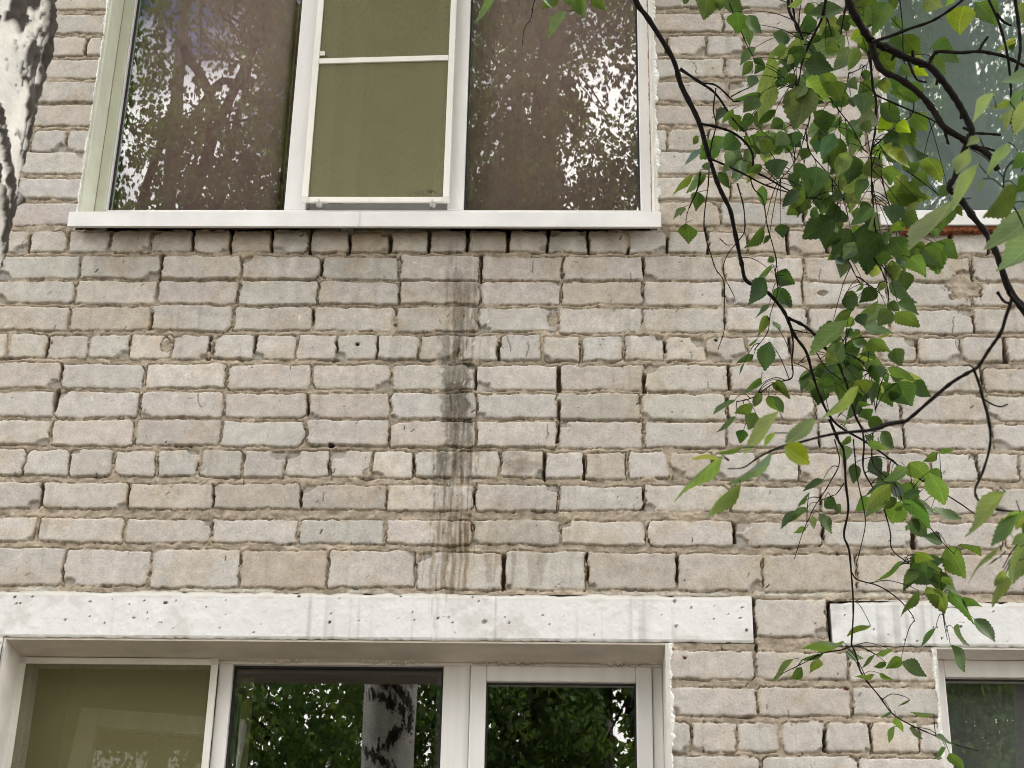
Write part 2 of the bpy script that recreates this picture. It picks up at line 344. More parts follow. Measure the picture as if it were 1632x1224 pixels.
# measured deep gaps (x, z0, z1, half width)
for gx, ga, gb, gw in ((-.021,4.07,4.155,.007),(-.020,3.93,4.035,.005),(.244,4.07,4.13,.007),(-.062,3.77,3.86,.006),(.058,3.775,3.85,.006),(-.18,3.42,3.53,.006),(.247,4.49,4.55,.005),
                       (-1.583,4.00,4.07,.007),(-.271,4.46,4.56,.006),(-1.121,4.18,4.26,.006),(1.029,3.56,3.64,.009),(1.365,4.18,4.26,.009),(-1.304,4.46,4.56,.005),(.766,3.27,3.39,.006),(.552,3.24,3.41,.0035)):
    i0, i1 = np.searchsorted(us, [gx-.03, gx+.03]); j0, j1 = np.searchsorted(zs, [ga-.02, gb+.02])
    m = sstep(gw, gw*.5, np.abs(UU[j0:j1, i0:i1]-gx)+(W5[j0:j1, i0:i1]-.5)*.012+(W2[j0:j1, i0:i1]-.5)*.004)*sstep(ga-.006, ga+.004, ZZ[j0:j1, i0:i1])*sstep(gb+.006, gb-.004, ZZ[j0:j1, i0:i1])
    MORT[j0:j1, i0:i1] -= .04*m; SDF[j0:j1, i0:i1] = np.where(m > .05, np.maximum(SDF[j0:j1, i0:i1], m*.004), SDF[j0:j1, i0:i1])
for pu, pz, ru, rz in ((1.262,4.455,.070,.060),(-.040,4.322,.022,.034),(-1.262,4.228,.020,.036),(-.60,3.79,.016,.02),(.815,4.42,.02,.012)):
    dd = np.hypot((UU-pu)/ru, (ZZ-pz)/rz)+(W1-.5)*.7+(LOWB-.5)*.9+(W3-.5)*1.0; SDF = np.maximum(SDF, sstep(1.05, .8, dd)*.010-.004*(dd > 1.05)-.0*dd-(dd > 1.05)*1)
# mortar crevice along brick edges, stronger at undersides; smeared mortar in places
SDF = SDF+(W2-.5)*.0035
crev = sstep(.000, .0012, SDF)*sstep(.0050, .0022, SDF)
MORT -= crev*(.013*sstep(.44, .62, W5)+.002)
B = sstep(.0016, -.0016, SDF)
smear = sstep(.60, .74, LOWB)*sstep(-.007, -.001, SDF)
Hh = FACE*B+MORT*(1-B); Hh = np.maximum(Hh, smear*(-.0035)+(1-smear)*-1)
Hh += (W2-.5)*.0007
mcol = np.array([.380, .318, .250])*(1+.45*(W1[..., None]-.5)+.3*(W3[..., None]-.5)+.5*(W5[..., None]-.5))
W6 = fbm(us, zs, .11, 14, 5, .62); colB = TONE*(1+.14*(W3[..., None]-.5)+.16*(W1[..., None]-.5)+.12*(W2[..., None]-.5)); tan_ = sstep(.52, .72, W6)[..., None]; colB = colB*(1-tan_*np.array([.04, .09, .16]))
# faint vertical run marks and thin lime film on the bricks
run = noise(us, zs, .010, .22, 21)*noise(us, zs, .05, .5, 22)
colB = colB*(1-.16*sstep(.45, .8, run)[..., None])
edge = sstep(-.009, -.002, SDF)*sstep(.45, .65, W1); colB = colB*(1-edge[..., None]*np.array([.06, .10, .16]))
bb = np.clip(B*(1-smear*.8), 0, 1)[..., None]
arr = sstep(-.0045, -.0018, SDF)*sstep(.45, .6, W5)*sstep(-.01, .01, warp_z+.006); colB = colB*(1+.10*arr[..., None]); C = colB*bb+mcol*(1-bb)
# streaky tone, darker towards the window sill
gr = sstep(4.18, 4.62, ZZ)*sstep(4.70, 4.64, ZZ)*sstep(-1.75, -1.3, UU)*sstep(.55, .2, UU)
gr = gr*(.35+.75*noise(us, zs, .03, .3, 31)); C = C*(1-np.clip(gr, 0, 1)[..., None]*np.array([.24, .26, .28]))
# cement coloured run-off streak in the middle of the wall
stk = noise(us, zs, .006, .12, 41); stk2 = noise(us, zs, .010, .07, 42); blot = fbm(us, zs, .03, 43, 4, .65)
ST_M = np.zeros_like(UU)
def band(za, zb_, ua, ub, k, streak):
    m = sstep(ua-.010, ua+.004, UU+(blot-.5)*.045+(W5-.5)*.010)*sstep(ub+.010, ub-.004, UU+(blot-.5)*.045+(W5-.5)*.010)*sstep(za-.012, za+.006, ZZ+(blot-.5)*.03)*sstep(zb_+.012, zb_-.006, ZZ+(blot-.5)*.03)
    sk = sstep(streak, streak+.18, .6*stk+.4*blot+.0) if streak > 0 else 1
    return m*k*sk
for args in ((4.46,4.62,-.380,-.290,.38,.50),(4.36,4.50,-.385,-.283,.55,.46),(4.27,4.37,-.364,-.296,.9,.34),(4.17,4.28,-.388,-.298,.95,.38),(4.17,4.28,-.298,-.262,.7,.52),(4.06,4.18,-.377,-.299,1.,0.0),(3.97,4.07,-.377,-.300,1.,0.0),
             (3.87,3.98,-.368,-.292,1.,.24),(3.76,3.88,-.390,-.272,1.,.36),(3.65,3.77,-.392,-.272,1.,.48),(3.53,3.66,-.392,-.268,1.,.52),(3.90,4.10,-.292,-.275,.5,.50)):
    ST_M = np.maximum(ST_M, band(*args))
cem = np.array([.165, .150, .125])*(1+.5*(blot[..., None]-.5)+.4*(stk2[..., None]-.5))
C = C*(1-.78*ST_M[..., None])+cem*.78*ST_M[..., None]; Hh = Hh+.0012*ST_M*(blot-.3)
BR_M = np.zeros_like(UU)
def drip(ua, ub, za, zb_, k):
    c, w = (ua+ub)/2, (ub-ua)/2
    ww = w*(.55+.45*sstep(za, zb_, ZZ))*(1+.5*(blot-.5)); return sstep(ww+.003, ww-.001, np.abs(UU-c+(noise(us, zs, 1., .05, 77)-.5)*.006))*sstep(za-.004, za+.006, ZZ)*sstep(zb_+.006, zb_, ZZ)*k
for a_ in ((-.399,-.386,3.43,3.53,.7),(-.379,-.372,3.41,3.68,.9),(-.366,-.349,3.42,3.53,.9),(-.336,-.322,3.40,3.58,.95),(-.312,-.305,3.42,3.60,.85),(-.298,-.284,3.41,3.66,.95),(-.238,-.194,3.44,3.536,.55),(-.158,-.146,3.425,3.535,.6),(-.112,-.052,3.43,3.537,.5),
           (-.345,-.341,3.55,3.70,.6),(-.327,-.321,3.46,3.80,.6),(-.208,-.196,3.56,3.66,.3),(-.26,-.10,3.56,3.75,.14),(-.2,-.11,3.78,3.86,.35),(-.02,.03,3.44,3.54,.15)):
    BR_M = np.maximum(BR_M, drip(*a_))
BR_M = BR_M*(.55+.6*blot)*sstep(.25, .5, noise(us, zs, .004, .05, 78)+.25); C = C*(1-BR_M[..., None]*np.array([.50, .56, .66]))
rd_ = np.random.default_rng(31)
DK = np.zeros_like(UU); LG = np.zeros_like(UU)
def run_off(M, u0, za, L, w, k):            # one narrow wandering run
    i0, i1 = np.searchsorted(us, [u0-.03, u0+.03]); j0, j1 = np.searchsorted(zs, [za-L-.01, za+.01])
    if i1-i0 < 3 or j1-j0 < 3: return
    z = zs[j0:j1]; wx = u0+.003*np.sin(z*rd_.uniform(20, 70)+rd_.uniform(0, 6))+.0015*np.sin(z*rd_.uniform(90, 200)); ww = w*(.5+.8*np.interp(z, z[::-1][::-1], rd_.random(len(z)))**.5)
    m = sstep(ww[:, None]+.0022, ww[:, None]-.0010, np.abs(UU[j0:j1, i0:i1]-wx[:, None]))*sstep(za+.006, za-.006, z)[:, None]*sstep(za-L-.006, za-L+.014, z)[:, None]*(.6+.8*(blot[j0:j1, i0:i1]-.2))
    M[j0:j1, i0:i1] = np.maximum(M[j0:j1, i0:i1], m*k)
for _ in range(190):
    z0_ = rd_.choice([4.42, 4.33, 4.25, 4.12, 4.0, 3.9, 3.84, 3.76, 3.70, 3.62, 3.55])+rd_.normal(0, .02); sg = .026 if z0_ > 3.9 else .040
    run_off(DK, -.335+rd_.normal(0, sg), z0_, rd_.uniform(.03, .16), rd_.choice([.0008, .0016, .003]), rd_.uniform(.35, .95))
for _ in range(26): run_off(DK, rd_.choice([-.15, -.09, -.02, .02, -.22])+rd_.normal(0, .02), rd_.choice([3.86, 3.75, 3.63, 3.53]), rd_.uniform(.04, .11), rd_.choice([.001, .003, .008]), rd_.uniform(.10, .30))
for _ in range(44): run_off(LG, -.335+rd_.normal(0, .032), rd_.choice([4.25, 4.05, 3.96, 3.86, 3.76, 3.68, 3.6])+rd_.normal(0, .02), rd_.uniform(.02, .10), rd_.choice([.0008, .0016, .0024]), rd_.uniform(.4, .9))
C = C*(1-DK[..., None]*np.array([.42, .47, .54])); C = C*(1-LG[..., None]*.7)+np.array([.44, .41, .37])*LG[..., None]*.7
# grime following the header course at the foot of the streak
hd = sstep(.075, .03, np.abs(UU+.335)+(blot-.5)*.10)*sstep(.055, .02, np.abs(ZZ-3.83)+(blot-.5)*.07); C = C*(1-.45*hd[..., None]*sstep(.42, .60, W1)[..., None])
for uc, zc, ru, rz, k_ in ((-.335,4.03,.045,.11,.5),(-.13,3.82,.05,.04,.34),(-.12,3.69,.11,.05,.16),(-.10,3.59,.12,.05,.14),(-.335,4.44,.07,.05,.28),(-.335,3.62,.08,.10,.18),(-.28,3.87,.06,.012,.5),(-.33,3.97,.06,.008,.5),(-.33,4.17,.06,.012,.5)):
    mm = sstep(1.15, .6, np.hypot((UU-uc)/ru, (ZZ-zc)/rz)+(blot-.5)*1.6+(W2-.5)*.6); C = C*(1-k_*mm[..., None]*np.array([.72, .78, .85]))
# white paint slopped over the lowest mortar joint above the lintels and beside the openings
pa = sstep(3.405, 3.412, ZZ)*sstep(3.425, 3.414, ZZ+(W1-.5)*.03)*sstep(.50, .60, noise(us, zs, .16, .5, 51)+.25*(W1-.5))
C = C*(1-pa[..., None]*.8)+np.array([.62, .59, .52])*pa[..., None]*.8
for (x0, x1, z0, z1) in OPEN:
    for xe, sg in ((x0, -1), (x1, 1)):
        wdt = .004+.012*sstep(.45, .8, noise(us, zs, 1., .04, 61+int(xe*7)))
        e = sstep(wdt, wdt*.6, (UU-xe)*sg+(W5-.5)*.012)*(((UU-xe)*sg) > -.02)*(ZZ > z0)*(ZZ < z1)
        C = C*(1-e[..., None]*.85)+np.array([.70, .69, .66])*e[..., None]*.85; Hh = Hh+e*.0025
# small dark nicks, pin holes and red-brown spots
rn = np.random.default_rng(9)
for _ in range(1500):
    pu, pz = rn.uniform(-1.9, 1.6), rn.uniform(2.9, 5.6); L, w = rn.choice([.0018, .0025, .010], p=[.5, .3, .2]), rn.uniform(.0009, .0018)
    ang = rn.normal(1.35, .5); white_ = rn.random() < .14; i0, i1 = np.searchsorted(us, [pu-.02, pu+.02]); j0, j1 = np.searchsorted(zs, [pz-.02, pz+.02])
    du, dz = UU[j0:j1, i0:i1]-pu, ZZ[j0:j1, i0:i1]-pz; al = du*math.cos(ang)+dz*math.sin(ang); ac = -du*math.sin(ang)+dz*math.cos(ang)
    m = sstep(w+.0015, w, np.abs(ac))*sstep(L, L*.6, np.abs(al)); k = rn.choice([.25, .5, .85], p=[.45, .35, .2])
    if white_: C[j0:j1, i0:i1] = C[j0:j1, i0:i1]*(1-m*.6)[..., None]+.72*(m*.6)[..., None]; continue
    C[j0:j1, i0:i1] *= (1-m*k)[..., None]; Hh[j0:j1, i0:i1] -= m*.002*k
rc = np.random.default_rng(19)
for _ in range(30):                       # hairline cracks in single bricks
    pu, pz = rc.uniform(-1.8, 1.5), rc.uniform(2.95, 5.5); a0 = rc.normal(-1.5, .5)
    for _k in range(rc.integers(8, 22)):
        a0 += rc.normal(0, .16)+.25*(-1.5-a0); pu += math.cos(a0)*.003; pz += math.sin(a0)*.003; i, j = int(round((pu-X0)/ST)), int(round((pz-Z0)/ST))
        if 0 < i < nu-1 and 0 < j < nzz-1 and B[j, i] > .6: C[j, i] *= .55; Hh[j, i] -= .0025
for pu, pz, rd, col in ((-.652,4.232,.010,(.03,.012,.01)),(-.715,3.882,.013,(.03,.02,.015)),(.345,3.215,.010,(.16,.04,.02)),(.80,3.13,.012,(.20,.06,.03)),(.47,4.25,.006,(.03,.02,.02)),(.42,3.60,.004,(.02,.02,.02))):
    dd = np.hypot(UU-pu, (ZZ-pz)*1.3)+(blot-.5)*.018; m = sstep(rd, rd*.6, dd)[..., None]; C = C*(1-m)+np.array(col)*m; Hh = Hh-m[..., 0]*.006
keep = np.ones((nzz-1, nu-1), bool); cu = (us[:-1]+us[1:])/2; cz = (zs[:-1]+zs[1:])/2
for (x0, x1, z0, z1) in OPEN+LINT:
    keep &= ~(((cu > x0) & (cu < x1))[None, :] & ((cz > z0) & (cz < z1))[:, None])
idx = np.arange(nzz*nu).reshape(nzz, nu)
F = np.stack([idx[:-1, :-1][keep], idx[:-1, 1:][keep], idx[1:, 1:][keep], idx[1:, :-1][keep]], 1)
V = np.stack([UU, -Hh, ZZ], -1).reshape(-1, 3); Cc = np.clip(C.reshape(-1, 3), .004, .9)
used = np.zeros(len(V), bool); used[F.ravel()] = True; remap = np.cumsum(used)-1
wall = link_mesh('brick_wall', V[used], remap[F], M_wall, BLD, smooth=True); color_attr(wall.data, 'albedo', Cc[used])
# the wall beyond the detailed stretch: same bond in a procedural brick texture, cut round the openings
def far_brick():
    m, t, b = mat('plain_silicate_brick'); tcn = N(t, 'ShaderNodeTexCoord'); sp = N(t, 'ShaderNodeSeparateXYZ'); cb = N(t, 'ShaderNodeCombineXYZ')
    t.links.new(tcn.outputs['Object'], sp.inputs[0]); t.links.new(sp.outputs[0], cb.inputs[0]); t.links.new(sp.outputs[2], cb.inputs[1])
    br = N(t, 'ShaderNodeTexBrick'); br.inputs['Color1'].default_value = (.385, .355, .325, 1); br.inputs['Color2'].default_value = (.455, .42, .385, 1); br.inputs['Mortar'].default_value = (.24, .20, .15, 1)
    br.inputs['Scale'].default_value = 1.0; br.inputs['Mortar Size'].default_value = .0085; br.inputs['Mortar Smooth'].default_value = .35; br.inputs['Bias'].default_value = 0.; br.inputs['Brick Width'].default_value = .2622; br.inputs['Row Height'].default_value = .098
    dn = N(t, 'ShaderNodeTexNoise', i_Scale=22.0, i_Detail=5.0); t.links.new(cb.outputs[0], dn.inputs['Vector']); ds = N(t, 'ShaderNodeVectorMath', operation='MULTIPLY_ADD'); ds.inputs[1].default_value = (.016, .016, 0)
    t.links.new(dn.outputs['Color'], ds.inputs[0]); t.links.new(cb.outputs[0], ds.inputs[2]); t.links.new(ds.outputs['Vector'], br.inputs['Vector']); t.links.new(br.outputs['Color'], b.inputs['Base Color']); b.inputs['Roughness'].default_value = .9
    bp = N(t, 'ShaderNodeBump', i_Strength=.8, i_Distance=.008); bp.invert = True; t.links.new(br.outputs['Fac'], bp.inputs['Height']); t.links.new(bp.outputs['Normal'], b.inputs['Normal']); return m
M_far = far_brick()
fw = MB(); YF = .004
fw.box((-8, YF, -.1), (us[0]+.002, .36, 10)); fw.box((2.9, YF, -.1), (9, .36, 10))
fw.box((us[0]+.002, YF, zs[-1]-.002), (-1.602, .36, 6.2)).box((.296, YF, zs[-1]-.002), (1.062, .36, 6.2)).box((2.62, YF, 4.6), (2.9, .36, 6.2))
fw.box((us[0]+.002, YF, 6.2), (2.9, .36, 10))
fw.box((us[0]+.002, YF, -.1), (2.9, .36, 1.86)).box((us[0]+.002, YF, 1.86), (-1.633, .36, zs[0]+.002)).box((.300, YF, 1.86), (1.06, .36, zs[0]+.002)).box((2.62, YF, 1.86), (2.9, .36, 3.256))
fw.box((us[-1]-.002, YF, 3.392), (2.9, .36, 4.6))
fw.build('plain_wall', M_far, BLD)
core = MB()                       # masonry core behind the detailed face
core.box((us[0]+.002, .055, zs[0]+.002), (-1.633, .36, zs[-1]-.002)).box((-1.633, .055, 3.41), (us[-1]-.002, .36, 4.60)).box((-1.633, .055, 4.60), (-1.602, .36, zs[-1]-.002))
core.box((.300, .055, zs[0]+.002), (1.058, .36, 3.255)).box((.296, .055, 4.60), (1.062, .36, zs[-1]-.002)).box((.56, .055, 3.255), (.755, .36, 3.41))
core.build('masonry_core', M_foam, BLD)
rf = MB(); rf.box((-8, .37, -.1), (9, 10, 10)); 
# open body of the block: side walls, back wall, roof slab, floor slabs
bd = MB(); bd.box((-8, .36, -.1), (-7.7, 10, 10)).box((8.7, .36, -.1), (9, 10, 10)).box((-7.7, 9.7, -.1), (8.7, 10, 10)); bd.build('side_walls', M_far, BLD)
r2 = MB(); r2.box((-8.4, -.4, 10.0), (9.4, 10.4, 10.3)); r2.build('roof', M_roof, BLD)
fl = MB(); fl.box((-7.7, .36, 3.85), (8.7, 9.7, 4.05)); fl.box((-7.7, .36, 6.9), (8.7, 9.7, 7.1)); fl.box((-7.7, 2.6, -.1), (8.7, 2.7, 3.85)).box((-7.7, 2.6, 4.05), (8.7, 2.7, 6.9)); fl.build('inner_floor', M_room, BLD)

# lintels: fine painted concrete face with pits, folded back as the soffit
def lintel(x0, x1, z0, z1, seed, rough_end=None):
    st = .0035; a = np.arange(x0, x1+st/2, st); b = np.arange(z0, z1+st/2, st); A, Bz = np.meshgrid(a, b)
    n1 = fbm(a, b, .06, seed, 4, .6); n2 = fbm(a, b, .4, seed+1, 3); n3 = fbm(a, b, .015, seed+2, 3)
    h = .002+(n1-.5)*.0035+(n3-.5)*.0012; r = np.random.default_rng(seed)
    z = Bz.copy(); top = sstep(z1-.012, z1, Bz); z += top*(n1-.5)*.02+sstep(z0+.008, z0, Bz)*(n3-.5)*.006
    h -= top*.006*n1+sstep(z0+.006, z0, Bz)*.004
    col = np.array([.71, .70, .705])*(1+.12*(n2[..., None]-.5)+.07*(n1[..., None]-.5))
    wear = sstep(.55, .72, fbm(a, b, .12, seed+6, 5, .65))[..., None]; col = col*(1-wear*np.array([.15, .17, .19])); rn_ = noise(a, b, .012, .3, seed+3)*noise(a, b, .2, .5, seed+4); col = col*(1-.24*sstep(.35, .7, rn_)[..., None])
    tp = sstep(z1-.02, z1-.004, Bz+(n1-.5)*.03)[..., None]*.55; col = col*(1-tp)+np.array([.50, .46, .40])*tp
    for _ in range(int((x1-x0)*34)):
        pu, pz, rd = r.uniform(x0, x1), r.uniform(z0+.01, z1-.005), r.choice([.0010, .0018, .0028, .0045], p=[.5, .33, .13, .04])
        i0, i1 = np.searchsorted(a, [pu-.02, pu+.02]); j0, j1 = np.searchsorted(b, [pz-.02, pz+.02])
        dd = np.hypot((A[j0:j1, i0:i1]-pu)*r.uniform(.6, 1.), Bz[j0:j1, i0:i1]-pz)+(n3[j0:j1, i0:i1]-.5)*.004
        m = sstep(rd+.0012, rd-.001, dd); h[j0:j1, i0:i1] -= m*.006; col[j0:j1, i0:i1] *= (1-r.choice([.25, .5, .8])*m)[..., None]; h[j0:j1, i0:i1] -= m*.002
    for pu in (-.386, -.378, -.345, -.316, -.20):   # grey drips running on from the wall stain
        m = sstep(.0035, .001, np.abs(A-pu))*sstep(.3, .7, noise(a, b, 1, .05, seed+int(pu*100)))*.28; col *= (1-m)[..., None]
    if rough_end is not None:      # crumbled, dirty end
        m = sstep(.05, .0, np.abs(A-rough_end)+(n1-.5)*.05)*sstep(z0, z1, Bz); h -= m*.012*(n1+.3); col *= (1-.25*m*n3)[..., None]
    bx = np.concatenate([np.arange(len(a)), np.full(len(b), len(a)-1), np.arange(len(a))[::-1], np.full(len(b), 0)])
    nz_, nx_ = A.shape; idx = np.arange(nz_*nx_).reshape(nz_, nx_)
    F = np.stack([idx[:-1, :-1], idx[:-1, 1:], idx[1:, 1:], idx[1:, :-1]], -1).reshape(-1, 4)
    V = np.stack([A, -h, z], -1).reshape(-1, 3); C_ = col.reshape(-1, 3)
    per = np.concatenate([idx[0, :], idx[1:, -1], idx[-1, -2::-1], idx[-2:0:-1, 0]]); back = V[per].copy(); back[:, 1] = .30
    k = len(V); n = len(per); ii = np.arange(n); jj = (ii+1) % n
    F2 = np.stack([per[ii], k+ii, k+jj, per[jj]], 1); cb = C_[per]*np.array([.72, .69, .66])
    mid = None
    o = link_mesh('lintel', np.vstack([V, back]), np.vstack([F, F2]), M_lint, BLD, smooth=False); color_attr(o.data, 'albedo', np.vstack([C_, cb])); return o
l1 = lintel(-1.955, .5455, 3.2635, 3.402, 101); l2 = lintel(.7715, 2.9, 3.2575, 3.390, 151, .7715)
l2['label'] = 'short white lintel with a crumbled left end over the right ground floor window'

# ------------------------------------------------------------------ windows
def rough_bead(name, xa, za, zb_, mat_, parent, side, w=.011, seed=3, y=-.002):
    """ragged edge of paint and plaster running up the corner of a reveal"""
    r = np.random.default_rng(seed); n = int((zb_-za)/.004); lo_ = 0.; V = []; F = []
    for i in range(n+1):
        z = za+(zb_-za)*i/n; lo_ = lo_*.86+r.normal(0, .16) if i else 0.; ww = w*max(.12, .55+lo_+.28*r.random()**2); d = .002+.004*r.random()
        V += [(xa, y-d, z), (xa+side*ww, y-.001, z), (xa+side*ww, y+.006, z), (xa, y+.02, z)]
    for i in range(n):
        a = i*4; F += [(a+j, a+(j+1) % 4, a+4+(j+1) % 4, a+4+j) for j in range(4)]
    return link_mesh(name, V, F, mat_, parent, smooth=True)

def upper_left_window():
    W = empty('window', (0, 0, 0)); W.parent = BLD
    W['label'] = 'upper window of two brown blinds either side of an olive insect screen'
    zt = 6.17; x0, x1 = -1.597, .292
    m = MB().box((-1.602, .0, 4.70), (-1.590, .30, 6.2)); m.build('reveal', M_plgreen, W)
    m = MB().box((-1.5895, .132, 4.80), (-1.555, .20, zt)); m.build('jamb_strip', M_plgreen, W, .002)
    m = MB().box((.288, .0, 4.70), (.296, .30, 6.2)); m.build('reveal', M_plaster, W)
    m = MB(); m.box((-1.555, .14, 4.802), (-1.550, .205, zt)); m.box((-.949, .14, 4.818), (-.876, .205, zt)).box((-.40, .14, 4.818), (-.344, .205, zt)).box((.250, .14, 4.802), (.2875, .205, zt))
    m.box((-1.550, .1405, 4.800), (.250, .205, 4.8185)).box((-1.550, .1405, zt-.05), (.250, .205, zt)); m.build('frame', M_pvc, W, .003)
    m = MB()
    for a, b in ((-1.550, -.949), (-.344, .250)):
        m.box((a, .160, 4.8185), (a+.006, .170, zt-.05)).box((b-.006, .160, 4.8185), (b, .170, zt-.05))
    m.build('gasket', M_gasket, W)
    for a, b in ((-1.545, -.955), (-.338, .244)):
        MB().box((a, .168, 4.8187), (b, .174, zt-.052)).build('pane', M_glass, W)
    # blinds
    def blind(a, b, y, mt, seed):
        n = 40; r = np.random.default_rng(seed); ph = r.uniform(0, 6); V = []; F = []
        for k in range(2):
            for i in range(n+1):
                x = a+(b-a)*i/n; yy = y+k*.0015+.006*math.sin(i*.55+ph)*math.sin(i*.21)
                V += [(x, yy, 4.80), (x, yy, zt)]
        q = 2*(n+1)
        for i in range(n): F += [(2*i, 2*i+2, 2*i+3, 2*i+1), (q+2*i, q+2*i+1, q+2*i+3, q+2*i+2), (2*i, q+2*i, q+2*i+2, 2*i+2), (2*i+1, 2*i+3, q+2*i+3, q+2*i+1)]
        F += [(0, 1, q+1, q), (2*n, q+2*n, q+2*n+1, 2*n+1)]
        link_mesh('blind', V, F, mt, W, smooth=True)
    blind(-1.548, -.990, .235, M_brown, 1); blind(-.345, .252, .235, M_brown, 2); blind(-.992, -.93, .246, M_wine, 4); blind(-.93, -.40, .36, M_olive, 3)
    # inner sash behind the insect screen
    m = ring(MB(), -.874, -.402, 4.82, zt-.05, .055, .19, .235); m.build('sash', M_pvc2, W, .003)
    m = MB().box((-.775, .30, 4.8), (-.735, .315, zt)); m.build('inner_mullion', M_pvc2, W)
    # insect screen, hung proud of the frame
    m = ring(MB(), -.888, -.392, 4.833, 6.12, .021, .112, .124, .020, .02)
    rot = Matrix.Rotation(-.032, 3, 'Y'); m.box((-.866, .1125, 5.412), (-.414, .1225, 5.434), rot, (-.64, .11, 5.42)); m.build('screen_frame', M_alu, W, .0015)
    MB().box((-.8895, .1105, 4.8315), (-.866, .1118, 4.855)).build('corner_piece', M_pvc2, W); MB().box((-.4135, .1105, 4.8315), (-.3905, .1118, 4.855)).build('corner_piece', M_pvc2, W); MB().box((-.866, .108, 5.437), (-.848, .1118, 5.455)).build('screen_handle', M_pvc2, W)
    MB().box((-.868, .1185, 4.852), (-.412, .1193, 6.10)).build('screen_net', M_net, W)
    rs = random.Random(3); m = MB()
    for _ in range(26):
        sx, sz, sw = (rs.uniform(-.86, -.42), rs.uniform(4.86, 5.7), rs.uniform(.0012, .003)) if rs.random() < .5 else (rs.gauss(-.47, .02), 4.862+rs.random()*.02, rs.uniform(.002, .005)); m.box((sx, .1176, sz), (sx+sw, .1184, sz+sw*rs.uniform(.5, 1)))
    tag(m.build('net_hole', M_gasket, W), kind='stuff')
    for cx in (-.835, -.455): m = MB(); m.box((cx, .098, 4.812), (cx+.020, .112, 4.820)).box((cx+.006, .100, 4.8201), (cx+.009, .110, 4.836)).box((cx+.012, .096, 4.804), (cx+.017, .106, 4.8119)); m.build('screen_clip', M_clip, W)
    # sheet metal sill
    s = MB(); s.prism([(.142, 4.797), (.142, 4.793), (-.045, 4.682), (-.045, 4.636), (-.040, 4.634), (-.053, 4.633), (-.053, 4.688)], -1.613, .305); s.build('sill', M_sill, W, .0012)
    s = MB(); s.box((-.668, -.0545, 4.6345), (-.664, -.0531, 4.687)); s.build('sill_seam', M_pvc2, W)
    rough_bead('plaster_edge', .2955, 4.70, 6.1, M_paintedge, W, 1, .013, 5); rough_bead('plaster_edge', -1.601, 4.70, 6.1, M_paintedge, W, -1, .009, 6)
    rough_bead('foam_gap', -1.589, 4.80, 6.1, M_foam, W, 1, .0015, 7, .1315); rough_bead('foam_gap', .2875, 4.80, 6.1, M_foam, W, -1, .004, 8, .138)
def upper_right_window():
    W = empty('window'); W.parent = BLD; W['label'] = 'upper window with a grey-green blind behind the birch leaves'
    zt = 6.17; MB().box((1.062, 0, 4.70), (1.070, .28, 6.2)).build('reveal', M_plaster, W)
    m = ring(MB(), 1.071, 2.61, 4.797, zt, .028, .12, .185, .012, .05); m.box((1.84, .12, 4.81), (1.92, .185, zt-.05)); m.build('frame', M_pvc, W, .003)
    for a, b in ((1.0992, 1.8398), (1.9202, 2.5818)): MB().box((a, .148, 4.8095), (b, .154, zt-.0505)).build('pane', M_glass, W)
    MB().box((1.08, .23, 4.79), (2.60, .232, zt)).build('blind', M_teal, W)
    s = MB(); s.prism([(.121, 4.792), (.121, 4.788), (-.032, 4.694), (-.032, 4.652), (-.041, 4.650), (-.041, 4.700)], 1.008, 2.64); s.build('sill', M_sill, W, .0012)
    r = np.random.default_rng(4); V = []; F = []; n = 220
    for i in range(n+1):
        x = 1.075+(2.6-1.075)*i/n; d = .013+.007*r.random()**2+.003*math.sin(i*.13)+.002*math.sin(i*.41); V += [(x, -.030, 4.6515), (x, -.030+.004*r.random(), 4.6515-d), (x, .012, 4.6515-d*.8), (x, .012, 4.6515)]
    for i in range(n): a = i*4; F += [(a+j, a+4+j, a+4+(j+1) % 4, a+(j+1) % 4) for j in range(4)]
    F += [(0, 1, 2, 3), (4*n+3, 4*n+2, 4*n+1, 4*n)]
    link_mesh('rusty_flashing', V, F, M_rust, W); rough_bead('plaster_edge', 1.063, 4.70, 6.1, M_paintedge, W, -1, .010, 15)
